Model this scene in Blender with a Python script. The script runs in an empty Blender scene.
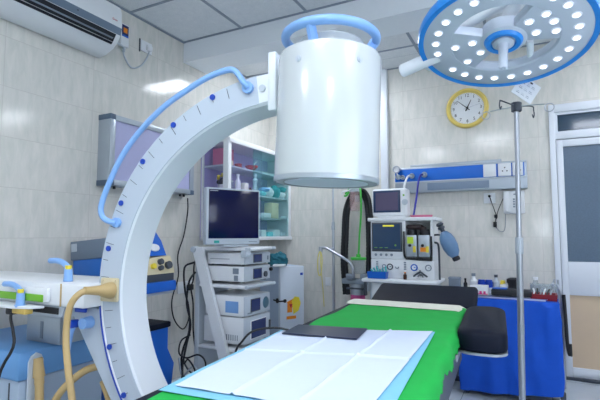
import bpy, bmesh, math, random
from mathutils import Vector, Matrix, Euler, noise
S = bpy.context.scene
C = S.collection
PI = math.pi
R = math.radians
rnd = random.Random(7)

# ------------------------------------------------------------------ camera
FPX = 450.0
cam_d = bpy.data.cameras.new('camera')
cam = bpy.data.objects.new('camera', cam_d); C.objects.link(cam)
cam_d.sensor_width = 36.0; cam_d.lens = FPX / 600.0 * 36.0
cam_d.clip_start = 0.02
yaw = math.atan(230 / FPX); pitch = math.atan(35 / FPX)
cam.location = (0, 0, 1.20)
cam.rotation_euler = (PI / 2 + pitch, 0, yaw)
S.camera = cam

# ------------------------------------------------------------------ world, light, exposure
S.view_settings.view_transform = 'Standard'
S.view_settings.look = 'None'
S.view_settings.gamma = 1.0
S.view_settings.use_curve_mapping = False
S.view_settings.exposure = 0.10
PANEL_POWER = 19.0       # emission of the ceiling light panels
PANEL_COLOR = (0.88, 0.92, 1.0)
FILL_WINDOW_POWER = 3.6       # fill light from the added window right of the camera
w = bpy.data.worlds.new('world'); S.world = w; w.use_nodes = True
w.node_tree.nodes['Background'].inputs[0].default_value = (0.55, 0.7, 0.9, 1)
w.node_tree.nodes['Background'].inputs[1].default_value = 0.4
# the room's panel lights; each has its real frame and diffuser in the ceiling further down
PANELS = [(-1.77, 3.68), (1.23, 3.68), (-0.57, 0.3), (0.93, 0.9), (-1.77, -0.6), (0.63, -0.9)]

# ------------------------------------------------------------------ materials
def lin(c):
    return tuple(((v / 255) / 12.92 if v / 255 <= 0.04045 else ((v / 255 + 0.055) / 1.055) ** 2.4) for v in c)
MATS = {}
def mat(name, rgb, rough=0.5, metal=0.0, var=0.04, scale=30, bump=0.0, spec=0.5, coat=0.0, emit=None, es=1.0, sheen=0.0):
    if name in MATS: return MATS[name]
    m = bpy.data.materials.new(name); m.use_nodes = True
    nt = m.node_tree; b = nt.nodes['Principled BSDF']
    c = lin(rgb)
    tc = nt.nodes.new('ShaderNodeTexCoord'); nz = nt.nodes.new('ShaderNodeTexNoise')
    nz.inputs['Scale'].default_value = scale; nz.inputs['Detail'].default_value = 4
    nt.links.new(tc.outputs['Object'], nz.inputs['Vector'])
    mx = nt.nodes.new('ShaderNodeMix'); mx.data_type = 'RGBA'
    mx.inputs[6].default_value = tuple(v * (1 - var) for v in c) + (1,)
    mx.inputs[7].default_value = tuple(min(1, v * (1 + var)) for v in c) + (1,)
    nt.links.new(nz.outputs['Fac'], mx.inputs[0]); nt.links.new(mx.outputs[2], b.inputs['Base Color'])
    b.inputs['Roughness'].default_value = rough; b.inputs['Metallic'].default_value = metal
    b.inputs['Specular IOR Level'].default_value = spec
    b.inputs['Coat Weight'].default_value = coat
    if sheen: b.inputs['Sheen Weight'].default_value = sheen
    if bump:
        bp = nt.nodes.new('ShaderNodeBump'); bp.inputs['Strength'].default_value = bump; bp.inputs['Distance'].default_value = 0.01
        nt.links.new(nz.outputs['Fac'], bp.inputs['Height']); nt.links.new(bp.outputs[0], b.inputs['Normal'])
    if emit:
        b.inputs['Emission Color'].default_value = tuple(lin(emit)) + (1,); b.inputs['Emission Strength'].default_value = es
    MATS[name] = m
    return m
def glass(name, rgb, alpha=0.25, rough=0.05):
    if name in MATS: return MATS[name]
    m = bpy.data.materials.new(name); m.use_nodes = True
    nt = m.node_tree; nt.nodes.clear()
    o = nt.nodes.new('ShaderNodeOutputMaterial'); t = nt.nodes.new('ShaderNodeBsdfTransparent')
    p = nt.nodes.new('ShaderNodeBsdfPrincipled'); mx = nt.nodes.new('ShaderNodeMixShader')
    c = lin(rgb)
    t.inputs[0].default_value = tuple(0.84 + 0.16 * v for v in c) + (1,)
    p.inputs['Base Color'].default_value = c + (1,); p.inputs['Roughness'].default_value = rough
    mx.inputs[0].default_value = alpha; nt.links.new(t.outputs[0], mx.inputs[1]); nt.links.new(p.outputs[0], mx.inputs[2])
    nt.links.new(mx.outputs[0], o.inputs[0])
    MATS[name] = m
    return m
def grid_mat(name, axes, size, off, base, base2, joint, jw, rough, streak=(3, 3, 1), streak_scale=6, fine=0.0, spec=0.5, bump=0.0):
    """tiles: joints along two object axes; soft streaks inside each tile."""
    m = bpy.data.materials.new(name); m.use_nodes = True
    nt = m.node_tree; b = nt.nodes['Principled BSDF']; N = nt.nodes.new; L = nt.links.new
    tc = N('ShaderNodeTexCoord'); sp = N('ShaderNodeSeparateXYZ'); L(tc.outputs['Object'], sp.inputs[0])
    masks = []; cells = []
    for k, ax in enumerate(axes):
        a = N('ShaderNodeMath'); a.operation = 'SUBTRACT'; L(sp.outputs[ax], a.inputs[0]); a.inputs[1].default_value = off[k]
        d = N('ShaderNodeMath'); d.operation = 'DIVIDE'; L(a.outputs[0], d.inputs[0]); d.inputs[1].default_value = size[k]
        f = N('ShaderNodeMath'); f.operation = 'FRACT'; L(d.outputs[0], f.inputs[0])
        fl = N('ShaderNodeMath'); fl.operation = 'FLOOR'; L(d.outputs[0], fl.inputs[0]); cells.append(fl)
        l = N('ShaderNodeMath'); l.operation = 'LESS_THAN'; L(f.outputs[0], l.inputs[0]); l.inputs[1].default_value = jw / size[k]
        masks.append(l)
    mxm = N('ShaderNodeMath'); mxm.operation = 'MAXIMUM'; L(masks[0].outputs[0], mxm.inputs[0]); L(masks[1].outputs[0], mxm.inputs[1])
    cv = N('ShaderNodeCombineXYZ'); L(cells[0].outputs[0], cv.inputs[0]); L(cells[1].outputs[0], cv.inputs[1])
    wn = N('ShaderNodeTexWhiteNoise'); wn.noise_dimensions = '3D'; L(cv.outputs[0], wn.inputs['Vector'])
    mp = N('ShaderNodeMapping'); mp.inputs['Scale'].default_value = streak; L(tc.outputs['Object'], mp.inputs['Vector'])
    addv = N('ShaderNodeVectorMath'); addv.operation = 'ADD'; L(mp.outputs[0], addv.inputs[0])
    scv = N('ShaderNodeVectorMath'); scv.operation = 'SCALE'; scv.inputs['Scale'].default_value = 3.0
    L(wn.outputs['Color'], scv.inputs[0]); L(scv.outputs[0], addv.inputs[1])
    nz = N('ShaderNodeTexNoise'); nz.inputs['Scale'].default_value = streak_scale; nz.inputs['Detail'].default_value = 6; nz.inputs['Roughness'].default_value = 0.6
    nz.inputs['Distortion'].default_value = 0.4
    L(addv.outputs[0], nz.inputs['Vector'])
    rp = N('ShaderNodeValToRGB'); rp.color_ramp.elements[0].position = 0.35; rp.color_ramp.elements[1].position = 0.68
    rp.color_ramp.elements[0].color = tuple(lin(base2)) + (1,); rp.color_ramp.elements[1].color = tuple(lin(base)) + (1,)
    L(nz.outputs['Fac'], rp.inputs[0])
    src = rp.outputs[0]
    if fine:
        n2 = N('ShaderNodeTexNoise'); n2.inputs['Scale'].default_value = 180; L(tc.outputs['Object'], n2.inputs['Vector'])
        r2 = N('ShaderNodeMapRange'); r2.inputs[1].default_value = 0.35; r2.inputs[2].default_value = 0.65; r2.inputs[3].default_value = 1 - fine; r2.inputs[4].default_value = 1
        L(n2.outputs['Fac'], r2.inputs[0])
        mm = N('ShaderNodeVectorMath'); mm.operation = 'SCALE'; L(src, mm.inputs[0]); L(r2.outputs[0], mm.inputs['Scale']); src = mm.outputs[0]
    mx = N('ShaderNodeMix'); mx.data_type = 'RGBA'; L(mxm.outputs[0], mx.inputs[0]); L(src, mx.inputs[6]); mx.inputs[7].default_value = tuple(lin(joint)) + (1,)
    L(mx.outputs[2], b.inputs['Base Color'])
    b.inputs['Roughness'].default_value = rough; b.inputs['Specular IOR Level'].default_value = spec
    if bump:
        bp = N('ShaderNodeBump'); bp.inputs['Strength'].default_value = bump; bp.inputs['Distance'].default_value = 0.004; bp.invert = True
        L(mxm.outputs[0], bp.inputs['Height']); L(bp.outputs[0], b.inputs['Normal'])
    MATS[name] = m
    return m

WALLC = (226, 223, 217); WALLD = (210, 211, 204)
m_wall_l = grid_mat('left wall tile', (1, 2), (0.60, 0.295), (0.29, 0.0), WALLC, WALLD, (204, 201, 195), 0.0035, 0.12, streak=(3, 3.2, 0.8), streak_scale=7, bump=0.3)
m_wall_b = grid_mat('back wall tile', (0, 2), (0.60, 0.295), (0.09, 0.0), WALLC, WALLD, (204, 201, 195), 0.0035, 0.12, streak=(3.2, 3, 0.8), streak_scale=7, bump=0.3)
m_floor = grid_mat('floor tile', (0, 1), (0.60, 0.60), (0.10, 0.18), (198, 208, 216), (186, 198, 208), (118, 128, 138), 0.005, 0.18, streak=(1, 1, 1), streak_scale=3, bump=0.3)
m_ceil = grid_mat('ceiling board', (0, 1), (0.60, 0.60), (-2.07, 2.38), (234, 238, 242), (226, 231, 236), (170, 178, 188), 0.004, 0.9, streak=(1, 1, 1), streak_scale=20, fine=0.12, spec=0.2)
m_white = mat('white enamel', (226, 230, 234), 0.32, var=0.02)
m_cwhite = mat('white arm enamel', (224, 231, 238), 0.30, var=0.015, scale=4)
m_cgrey = mat('grey side of arm', (184, 196, 210), 0.38, var=0.02, scale=5)
m_drum = mat('drum enamel', (198, 205, 208), 0.22, var=0.01, scale=4, coat=0.3)
m_plaster = mat('white painted plaster', (232, 238, 244), 0.7, var=0.02)
m_tbar = mat('ceiling grid metal', (140, 152, 168), 0.45, var=0.02)
m_lblue = mat('light blue plastic', (134, 178, 234), 0.35, var=0.03)
m_blue = mat('strong blue plastic', (12, 96, 198), 0.35, var=0.03)
m_dblue = mat('dark blue cap', (14, 66, 176), 0.4)
m_ringblue = mat('lamp rim blue', (44, 146, 236), 0.3)
m_baseblue = mat('pale blue base shell', (104, 158, 212), 0.42, var=0.03, scale=4)
m_basegrey = mat('base grey shell', (164, 182, 202), 0.5, var=0.03, scale=4)
m_grey = mat('mid grey plastic', (128, 140, 154), 0.45)
m_lgrey = mat('pale grey plastic', (188, 198, 208), 0.4, var=0.02)
m_dgrey = mat('dark grey plastic', (62, 70, 82), 0.5)
m_black = mat('black rubber', (22, 25, 32), 0.55, var=0.2)
m_vinyl = mat('black vinyl padding', (8, 16, 34), 0.6, var=0.2, scale=40, bump=0.08, spec=0.2)
m_screen = mat('dark glossy screen', (8, 14, 62), 0.12, var=0.05, spec=0.35)
m_screen2 = mat('navy lcd', (34, 44, 86), 0.2, emit=(30, 44, 92), es=0.25)
m_steel = mat('brushed steel', (186, 192, 202), 0.3, metal=0.85, var=0.03, scale=4)
m_alu = mat('anodised aluminium', (176, 186, 196), 0.35, metal=0.55, var=0.03)
m_beige = mat('beige rubber hose', (188, 162, 112), 0.45, var=0.08, scale=12)
m_cream = mat('cream plastic', (214, 202, 168), 0.4, var=0.04)
m_green = mat('green surgical sheet', (2, 168, 66), 0.85, var=0.10, scale=14, bump=0.12)
m_lime = mat('lime strip', (112, 178, 44), 0.4)
m_pad = mat('white absorbent sheet', (208, 219, 238), 0.85, var=0.02, scale=60, bump=0.08)
m_padblue = mat('light blue underpad', (128, 194, 222), 0.7, var=0.05)
m_cloth = mat('white cotton', (226, 226, 212), 0.9, var=0.05, bump=0.2)
m_drape = mat('royal blue drape', (4, 84, 204), 0.8, var=0.12, scale=7, bump=0.9)
m_teal = mat('teal cloth', (28, 96, 112), 0.9, var=0.3, scale=40, bump=0.4)
m_yellow = mat('yellow plastic', (236, 214, 60), 0.4)
m_orange = mat('orange ink', (236, 140, 34), 0.5)
m_red = mat('red plastic', (190, 40, 60), 0.4)
m_dred = mat('dark red tray', (142, 30, 44), 0.45)
m_pink = mat('pink plastic', (216, 116, 150), 0.5)
m_hotpink = mat('magenta print', (222, 60, 140), 0.5)
m_brown = mat('brown glass', (70, 36, 22), 0.2)
m_lavender = mat('lavender panel', (172, 164, 216), 0.6)
m_film = mat('view box screen', (176, 178, 216), 0.35)
m_glassdk = mat('frosted dark glass', (84, 106, 128), 0.28, var=0.18, scale=90)
m_glassT = glass('transom glass', (60, 84, 106), 0.75, 0.08)
m_wood = mat('pale wood laminate', (214, 190, 160), 0.45, var=0.06, scale=6)
m_doorw = mat('white door metal', (226, 232, 240), 0.35, var=0.01)
m_ink = mat('black ink', (24, 26, 34), 0.6)
m_green2 = mat('green tube', (66, 190, 70), 0.35)
m_clear = glass('clear plastic', (200, 214, 220), 0.22, 0.15)
m_cabglass = glass('cabinet glass', (205, 205, 240), 0.05)
m_tealglass = glass('teal cabinet glass', (120, 215, 215), 0.07)
m_panel = mat('light panel diffuser', (240, 245, 250), 0.5)
for _m in (m_panel,):
    _b = _m.node_tree.nodes['Principled BSDF']
    _b.inputs['Emission Color'].default_value = PANEL_COLOR + (1,); _b.inputs['Emission Strength'].default_value = PANEL_POWER
m_led = mat('surgical led lens', (250, 250, 250), 0.3, emit=(255, 255, 255), es=2.2)
m_ledout = mat('led lens rim', (205, 212, 224), 0.2, emit=(235, 242, 255), es=0.35)
m_lampw = mat('lamp housing', (196, 206, 220), 0.35, var=0.01)

# ------------------------------------------------------------------ mesh builder
class MB:
    def __init__(s): s.bm = bmesh.new(); s.T = Matrix.Identity(4); s.mi = 0; s.mats = []; s.k = 0
    def use(s, m):
        if m not in s.mats: s.mats.append(m)
        s.mi = s.mats.index(m); return s
    def _add(s, tmp, smooth):
        for f in tmp.faces: f.smooth = smooth; f.material_index = s.mi
        tmp.transform(s.T)
        me = bpy.data.meshes.new('t'); tmp.to_mesh(me); tmp.free(); s.bm.from_mesh(me); bpy.data.meshes.remove(me); return s
    def box(s, x0, x1, y0, y1, z0, z1, bev=0.0, seg=2, M=None):
        e = 0.00015 * (s.k % 6); s.k += 1; x0, x1, y0, y1, z0, z1 = x0 + e, x1 - e, y0 + e, y1 - e, z0 + e, z1 - e   # keeps joined boxes from sharing a plane
        t = bmesh.new(); bmesh.ops.create_cube(t, size=1)
        bmesh.ops.scale(t, vec=(abs(x1 - x0), abs(y1 - y0), abs(z1 - z0)), verts=t.verts)
        if bev: bmesh.ops.bevel(t, geom=list(t.edges), offset=min(bev, abs(x1 - x0) * .49, abs(y1 - y0) * .49, abs(z1 - z0) * .49), segments=seg, affect='EDGES', profile=0.5)
        bmesh.ops.translate(t, vec=((x0 + x1) / 2, (y0 + y1) / 2, (z0 + z1) / 2), verts=t.verts)
        if M: t.transform(M)
        return s._add(t, bool(bev))
    def cyl(s, a, b, r, r2=None, n=20, cap=True, bev=0.0):
        a = Vector(a); b = Vector(b); d = b - a; L = d.length
        r2 = r if r2 is None else r2
        if bev: prof = [(0, 0), (r - bev, 0), (r, bev), (r2, L - bev), (r2 - bev, L), (0, L)]
        else: prof = ([(0, 0)] if cap else []) + [(r, 0), (r2, L)] + ([(0, L)] if cap else [])
        return s.lathe(prof, a, d, n)
    def lathe(s, prof, origin=(0, 0, 0), axis=(0, 0, 1), n=24, flat=True, sx=1.0, sy=1.0):
        t = bmesh.new(); rings = []
        for r, h in prof:
            if r < 1e-6: rings.append([t.verts.new((0, 0, h))])
            else: rings.append([t.verts.new((r * sx * math.cos(2 * PI * k / n), r * sy * math.sin(2 * PI * k / n), h)) for k in range(n)])
        for a, b in zip(rings, rings[1:]):
            for k in range(n):
                k2 = (k + 1) % n
                if len(a) == 1 and len(b) == 1: continue
                if len(a) == 1: t.faces.new((a[0], b[k2], b[k]))
                elif len(b) == 1: t.faces.new((a[k], a[k2], b[0]))
                else: t.faces.new((a[k], a[k2], b[k2], b[k]))
        q = Vector((0, 0, 1)).rotation_difference(Vector(axis).normalized())
        t.transform(Matrix.Translation(Vector(origin)) @ q.to_matrix().to_4x4())
        bmesh.ops.recalc_face_normals(t, faces=t.faces)
        return s._add(t, True)
    def tube(s, pts, r, n=8, sub=6, closed=False, cap=True):
        P = [Vector(p) for p in pts]
        if sub > 1 and len(P) > 2:
            Q = []; m = len(P)
            for i in range(m if closed else m - 1):
                p0 = P[(i - 1) % m] if closed or i > 0 else P[0] * 2 - P[1]
                p1 = P[i]; p2 = P[(i + 1) % m]
                p3 = P[(i + 2) % m] if closed or i + 2 < m else P[-1] * 2 - P[-2]
                for k in range(sub):
                    u = k / sub
                    Q.append(0.5 * ((2 * p1) + (p2 - p0) * u + (2 * p0 - 5 * p1 + 4 * p2 - p3) * u * u + (3 * p1 - p0 - 3 * p2 + p3) * u ** 3))
            if not closed: Q.append(P[-1])
            P = Q
        t = bmesh.new(); rings = []; m = len(P)
        T0 = (P[1] - P[0]).normalized(); up = Vector((0, 0, 1)) if abs(T0.z) < 0.9 else Vector((1, 0, 0))
        nrm = T0.cross(up).normalized()
        for i in range(m):
            T = ((P[(i + 1) % m] - P[i - 1]) if closed or 0 < i < m - 1 else (P[1] - P[0] if i == 0 else P[-1] - P[-2])).normalized()
            nrm = (nrm - T * nrm.dot(T)).normalized(); bn = T.cross(nrm)
            rr = r(i / (m - 1)) if callable(r) else r
            rings.append([t.verts.new(P[i] + rr * (math.cos(2 * PI * k / n) * nrm + math.sin(2 * PI * k / n) * bn)) for k in range(n)])
        pairs = list(zip(rings, rings[1:])) + ([(rings[-1], rings[0])] if closed else [])
        for a, b in pairs:
            for k in range(n): t.faces.new((a[k], a[(k + 1) % n], b[(k + 1) % n], b[k]))
        if cap and not closed: t.faces.new(rings[0][::-1]); t.faces.new(rings[-1])
        bmesh.ops.recalc_face_normals(t, faces=t.faces)
        return s._add(t, True)
    def prism(s, pts, axis, a, b, bev=0.0, smooth=False):
        """polygon extruded: axis 'x': pts=(y,z); 'y': pts=(x,z); 'z': pts=(x,y)"""
        t = bmesh.new()
        def mk(p, v): return {'x': (v, p[0], p[1]), 'y': (p[0], v, p[1]), 'z': (p[0], p[1], v)}[axis]
        A = [t.verts.new(mk(p, a)) for p in pts]; B = [t.verts.new(mk(p, b)) for p in pts]
        fa = t.faces.new(A); fb = t.faces.new(B[::-1]); n = len(pts)
        for k in range(n): t.faces.new((A[k], B[k], B[(k + 1) % n], A[(k + 1) % n]))
        bmesh.ops.recalc_face_normals(t, faces=t.faces)
        if bev: bmesh.ops.bevel(t, geom=list(set(fa.edges) | set(fb.edges)), offset=bev, segments=2, affect='EDGES', profile=0.5)
        return s._add(t, smooth or bool(bev))
    def ribbon(s, rings, closed=True, caps=True, smooth=True):
        """list of vertex loops (each closed) bridged one after another"""
        t = bmesh.new(); RR = [[t.verts.new(p) for p in r] for r in rings]; n = len(rings[0])
        for a, b in zip(RR, RR[1:]):
            for k in range(n): t.faces.new((a[k], a[(k + 1) % n], b[(k + 1) % n], b[k]))
        if caps: t.faces.new(RR[0][::-1]); t.faces.new(RR[-1])
        bmesh.ops.recalc_face_normals(t, faces=t.faces)
        return s._add(t, smooth)
    def grid(s, fn, nu, nv, thick=0.0, smooth=True):
        t = bmesh.new(); V = [[t.verts.new(fn(i / nu, j / nv)) for j in range(nv + 1)] for i in range(nu + 1)]
        for i in range(nu):
            for j in range(nv): t.faces.new((V[i][j], V[i + 1][j], V[i + 1][j + 1], V[i][j + 1]))
        bmesh.ops.recalc_face_normals(t, faces=t.faces)
        if thick:
            bmesh.ops.solidify(t, geom=list(t.faces), thickness=thick)
            bmesh.ops.recalc_face_normals(t, faces=t.faces)
        return s._add(t, smooth)
    def ball(s, c, r, sc=(1, 1, 1), M=None):
        t = bmesh.new(); bmesh.ops.create_uvsphere(t, u_segments=18, v_segments=12, radius=r)
        bmesh.ops.scale(t, vec=sc, verts=t.verts)
        if M: t.transform(M)
        bmesh.ops.translate(t, vec=c, verts=t.verts); return s._add(t, True)
    def torus(s, c, R0, r, n=40, m=8, axis=(0, 0, 1), a0=0.0, a1=2 * PI):
        q = Vector((0, 0, 1)).rotation_difference(Vector(axis).normalized())
        full = abs(a1 - a0 - 2 * PI) < 1e-4
        k = n if full else n + 1
        pts = [Vector(c) + q @ Vector((R0 * math.cos(a0 + (a1 - a0) * i / n), R0 * math.sin(a0 + (a1 - a0) * i / n), 0)) for i in range(k)]
        return s.tube(pts, r, n=m, sub=1, closed=full)
    def text(s, body, size, loc, rot, depth=0.0006, align='CENTER'):
        cu = bpy.data.curves.new('t', 'FONT'); cu.body = body; cu.size = size; cu.align_x = align; cu.align_y = 'CENTER'; cu.extrude = depth; cu.resolution_u = 2
        o = bpy.data.objects.new('t', cu); C.objects.link(o); bpy.context.view_layer.update()
        me = bpy.data.meshes.new_from_object(o.evaluated_get(bpy.context.evaluated_depsgraph_get()))
        bpy.data.objects.remove(o); bpy.data.curves.remove(cu)
        t = bmesh.new(); t.from_mesh(me); bpy.data.meshes.remove(me)
        t.transform(Matrix.Translation(Vector(loc)) @ (rot if isinstance(rot, Matrix) else Euler(rot).to_matrix().to_4x4()))
        return s._add(t, False)
    def build(s, name, m=None, parent=None):
        me = bpy.data.meshes.new(name)
        s.bm.to_mesh(me); s.bm.free()
        for mm in (s.mats or [m]): me.materials.append(mm)
        try: me.set_sharp_from_angle(angle=R(38))
        except Exception: pass
        o = bpy.data.objects.new(name, me); C.objects.link(o)
        if parent is not None: o.parent = parent
        return o
def thing(name, label, cat, loc=(0, 0, 0), rotz=0.0, group=None, rot=None):
    o = bpy.data.objects.new(name, None); o.empty_display_size = 0.1; C.objects.link(o)
    o.location = loc; o.rotation_euler = rot if rot is not None else (0, 0, rotz)
    o['label'] = label; o['category'] = cat
    if group: o['group'] = group
    return o
def single(name, mb, m, label, cat, loc=(0, 0, 0), rotz=0.0, group=None, rot=None):
    o = mb.build(name, m); o.location = loc; o.rotation_euler = rot if rot is not None else (0, 0, rotz)
    o['label'] = label; o['category'] = cat
    if group: o['group'] = group
    return o
def struct(name, mb, m=None, parent=None, label=None):
    o = mb.build(name, m, parent)
    if parent is None: o['kind'] = 'structure'
    if label: o['label'] = label
    return o
def dup(root, loc, label, rotz=None):
    r = root.copy(); C.objects.link(r); r.location = loc; r['label'] = label
    if rotz is not None: r.rotation_euler = (0, 0, rotz)
    for ch in list(root.children):
        c = ch.copy(); C.objects.link(c); c.parent = r
        for g in ch.children:
            d = g.copy(); C.objects.link(d); d.parent = c
    return r
FACE_X = Matrix(((0, 0, 1, 0), (1, 0, 0, 0), (0, 1, 0, 0), (0, 0, 0, 1)))   # text that reads from +x
FACE_Y = Matrix(((1, 0, 0, 0), (0, 0, -1, 0), (0, 1, 0, 0), (0, 0, 0, 1)))  # text that reads from -y

XL, XR, YB, YF, H = -2.70, 1.90, 4.47, -1.80, 2.91
# ------------------------------------------------------------------ setting
struct('floor', MB().box(XL - .1, XR + .1, YF - .1, YB + .1, -0.1, 0), m_floor)
struct('ceiling', MB().box(XL - .1, XR + .1, YF - .1, YB + .1, H, H + 0.1), m_ceil)
struct('wall_left', MB().box(XL - .1, XL, YF, YB, 0, H), m_wall_l)
struct('wall_right', MB().box(XR, XR + .1, YF, YB, 0, H), m_wall_l)
b = MB()
DX0, DX1, DZ1 = 0.176, 1.20, 2.338
b.box(XL, DX0, YB, YB + .1, 0, H); b.box(DX1, XR, YB, YB + .1, 0, H); b.box(DX0, DX1, YB, YB + .1, DZ1, H)
struct('wall_back', b, m_wall_b)
struct('wall_front', MB().box(XL, XR, YF - .1, YF, 0, H), m_wall_b)
struct('trim_1', MB().box(XL, XR, 3.0, 3.31, 2.73, H), m_plaster, label='white painted ceiling beam')
b = MB()
x = -2.665
for gx in (XL + .012, -2.07, -1.47, -0.87, -0.27, 0.33, 0.93, 1.53): b.box(gx - .012, gx + .012, YF, 3.0, H - .006, H); b.box(gx - .012, gx + .012, 3.31, YB, H - .006, H)
for gy in (2.985, 2.38, 1.78, 1.18, 0.58, -0.02, -0.62, -1.22, 3.322, 3.98, YB - .012): b.box(XL, XR, gy - .012, gy + .012, H - .0055, H)
struct('trim_2', b, m_tbar, label='grey metal grid of the suspended ceiling')
b = MB(); b.box(-1.335, -1.262, YB - .05, YB, 1.60, H, .004)
struct('trim_3', b, m_doorw, label='white vertical trunking on the back wall')
# door
fr = MB()
fr.box(DX0, DX0 + .045, YB - .02, YB + .06, 0, DZ1, .003); fr.box(DX1 - .045, DX1, YB - .02, YB + .06, 0, DZ1, .003)
fr.box(DX0, DX1, YB - .02, YB + .06, DZ1 - .07, DZ1, .003); fr.box(DX0, DX1, YB - .02, YB + .06, 2.028, 2.085, .003)
fo = struct('door_1', fr, m_doorw)
fo['label'] = 'white metal door with a dark frosted pane and pale lower panel'
struct('transom_pane', MB().box(DX0 + .045, DX1 - .045, YB + .01, YB + .02, 2.085, DZ1 - .07), m_glassT, fo)
tf = MB(); a0, a1 = DX0 + .045, DX1 - .045
tf.box(a0, a0 + .022, YB - .005, YB + .03, 2.085, DZ1 - .07); tf.box(a0, a1, YB - .005, YB + .03, DZ1 - .092, DZ1 - .07); tf.box(a0, a1, YB - .005, YB + .03, 2.085, 2.10)
struct('transom_frame', tf, m_doorw, fo)
lf = MB(); y0, y1 = YB - .012, YB + .03
lf.box(a0 + .004, a0 + .054, y0, y1, .02, 2.024, .003); lf.box(a1 - .066, a1 - .004, y0, y1, .02, 2.024, .003)
lf.box(a0 + .054, a1 - .066, y0, y1, 1.962, 2.024, .003); lf.box(a0 + .054, a1 - .066, y0, y1, .695, .975, .003); lf.box(a0 + .054, a1 - .066, y0, y1, .02, .10, .003)
struct('door_leaf', lf, m_doorw, fo)
struct('door_pane', MB().box(a0 + .054, a1 - .066, YB + .005, YB + .015, .975, 1.962), m_glassdk, fo)
struct('door_panel', MB().box(a0 + .054, a1 - .066, YB + .003, YB + .015, .10, .695), m_wood, fo)
b = MB(); b.box(a1 - .06, a1 - .03, YB - .05, YB - .012, 1.0, 1.14, .004); b.cyl((a1 - .045, YB - .05, 1.07), (a1 - .17, YB - .05, 1.07), .009)
struct('door_handle', b, m_steel, fo)
b = MB(); b.box(DX0 - .002, DX1, YB - .035, YB - .02, .0, .022); b.box(DX0 + .16, DX0 + .30, YB - .05, YB - .035, .004, .03, .004)  # dark grey bars where the gap below the leaf is
struct('trim_4', b, m_dgrey, label='dark strip along the foot of the door')
struct('door_backing', MB().box(DX0, DX1, YB + .10, YB + .12, 0, DZ1), m_grey, fo)
# small window behind the camera (its reflection shows on the back wall tiles)
b = MB(); b.box(.10, .52, YF, YF + .02, 1.12, 1.16); b.box(.10, .52, YF, YF + .02, 1.50, 1.54); b.box(.10, .14, YF, YF + .02, 1.12, 1.54); b.box(.48, .52, YF, YF + .02, 1.12, 1.54)
wo = struct('window_1', b, m_doorw)
struct('window_pane', MB().box(.14, .48, YF + .003, YF + .01, 1.16, 1.50), mat('daylight pane', (240, 245, 255), .4, emit=(235, 242, 255), es=9.0), wo)

# unseen wide window added right of the camera as fill light on all fronts
b = MB()
for (u0, u1, v0, v1) in ((-1.0, 1.5, .90, .95), (-1.0, 1.5, 2.15, 2.20), (-1.0, -.95, .90, 2.20), (1.45, 1.5, .90, 2.20), (.225, .275, .90, 2.20)): b.box(XR - .03, XR, u0, u1, v0, v1)
w2 = struct('added_fill_window', b, m_doorw)
struct('window_pane', MB().box(XR - .012, XR - .004, -.95, 1.45, .95, 2.15), mat('fill light pane', (240, 245, 255), .4, emit=(228, 238, 255), es=FILL_WINDOW_POWER), w2)  # glowing pane of the added window, there only to brighten the room

# ------------------------------------------------------------------ ceiling light panels
def panel():
    t = thing('ceiling_light_panel', '', 'light panel', group=None)
    b = MB(); q = .298
    for (u0, u1, v0, v1) in ((-q, q, -q, -q + .018), (-q, q, q - .018, q), (-q, -q + .018, -q, q), (q - .018, q, -q, q)): b.box(u0, u1, v0, v1, -.014, 0)
    b.build('frame', m_white, t)
    MB().box(-q + .018, q - .018, -q + .018, q - .018, -.011, -.004).build('diffuser', m_panel, t)
    return t
p0 = panel()
plab = ['square white light panel in the ceiling between beam and back wall, above the suction stand',
        'square white light panel in the ceiling near the door, behind the surgical lamp',
        'square white light panel in the ceiling above the near end of the table',
        'square white light panel in the ceiling right of the camera',
        'square white light panel in the ceiling behind the camera on the left',
        'square white light panel in the ceiling behind the camera on the right']
for i, (px, py) in enumerate(PANELS):
    if i == 0: p0.location = (px, py, H - .006); p0['label'] = plab[0]
    else: dup(p0, (px, py, H - .006), plab[i])
# ------------------------------------------------------------------ C-arm with drum
ANG = 0.10
cux, cuy = math.cos(ANG), math.sin(ANG)
CC = (-0.63 - 0.145 * cux, 1.38 - 0.145 * cuy, 0)
CZ, RO, RI, CT = 0.976, 0.812, 0.696, 0.161
carm = thing('c_arm_imaging_arm', 'large white curved imaging arm with angle marks carrying a white drum over the table', 'medical arm', CC, ANG)
def pol(r, a, y=0.0): return (r * math.cos(R(a)), y, CZ + r * math.sin(R(a)))
b = MB().use(m_cgrey)
def sect(a):
    e = 0.010
    s = [(RI, e), (RI, CT - e), (RI + e, CT), (RO - e, CT), (RO, CT - e), (RO, e), (RO - e, 0), (RI + e, 0)]
    return [pol(r, a, y) for r, y in s]
b.use(m_cwhite); b.ribbon([sect(a) for a in [93 + i * 2.5 for i in range(0, 74)]])
b.build('curved_arm', None, carm)
b = MB()   # grey side band with scale marks
b.use(m_cgrey); b.ribbon([[pol(RI + .006, a, -.0015), pol(RO - .004, a, -.0015), pol(RO - .004, a, .002), pol(RI + .006, a, .002)] for a in [97 + i * 2.5 for i in range(0, 70)]], smooth=False)
b.use(m_dgrey)
for i, a in enumerate(range(101, 272, 5)):
    L = .04 if i % 2 else .025
    p = pol(RO - .035 if a > 180 else RO - .012, a, -.0022); q = pol((RO - .035 if a > 180 else RO - .012) - L, a, -.0022)
    b.cyl(p, q, .0011, n=5)
b.build('side_plate', None, carm)
for a, r_ in ((110.7, .795), (125, .797), (139.3, .793), (153.4, .789), (167.5, .782), (196.6, .774), (211, .773), (225.3, .773)):
    b = MB(); p = pol(r_, a, -.001); q = pol(r_, a, -.007); b.cyl(p, q, .011, n=16)
    k = b.build('screw_cap', m_dblue, carm)
b = MB(); b.cyl(pol(.757, 95.5, -.001), pol(.757, 95.5, -.006), .013, n=20); b.build('bolt_cover', m_lgrey, carm)
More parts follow.
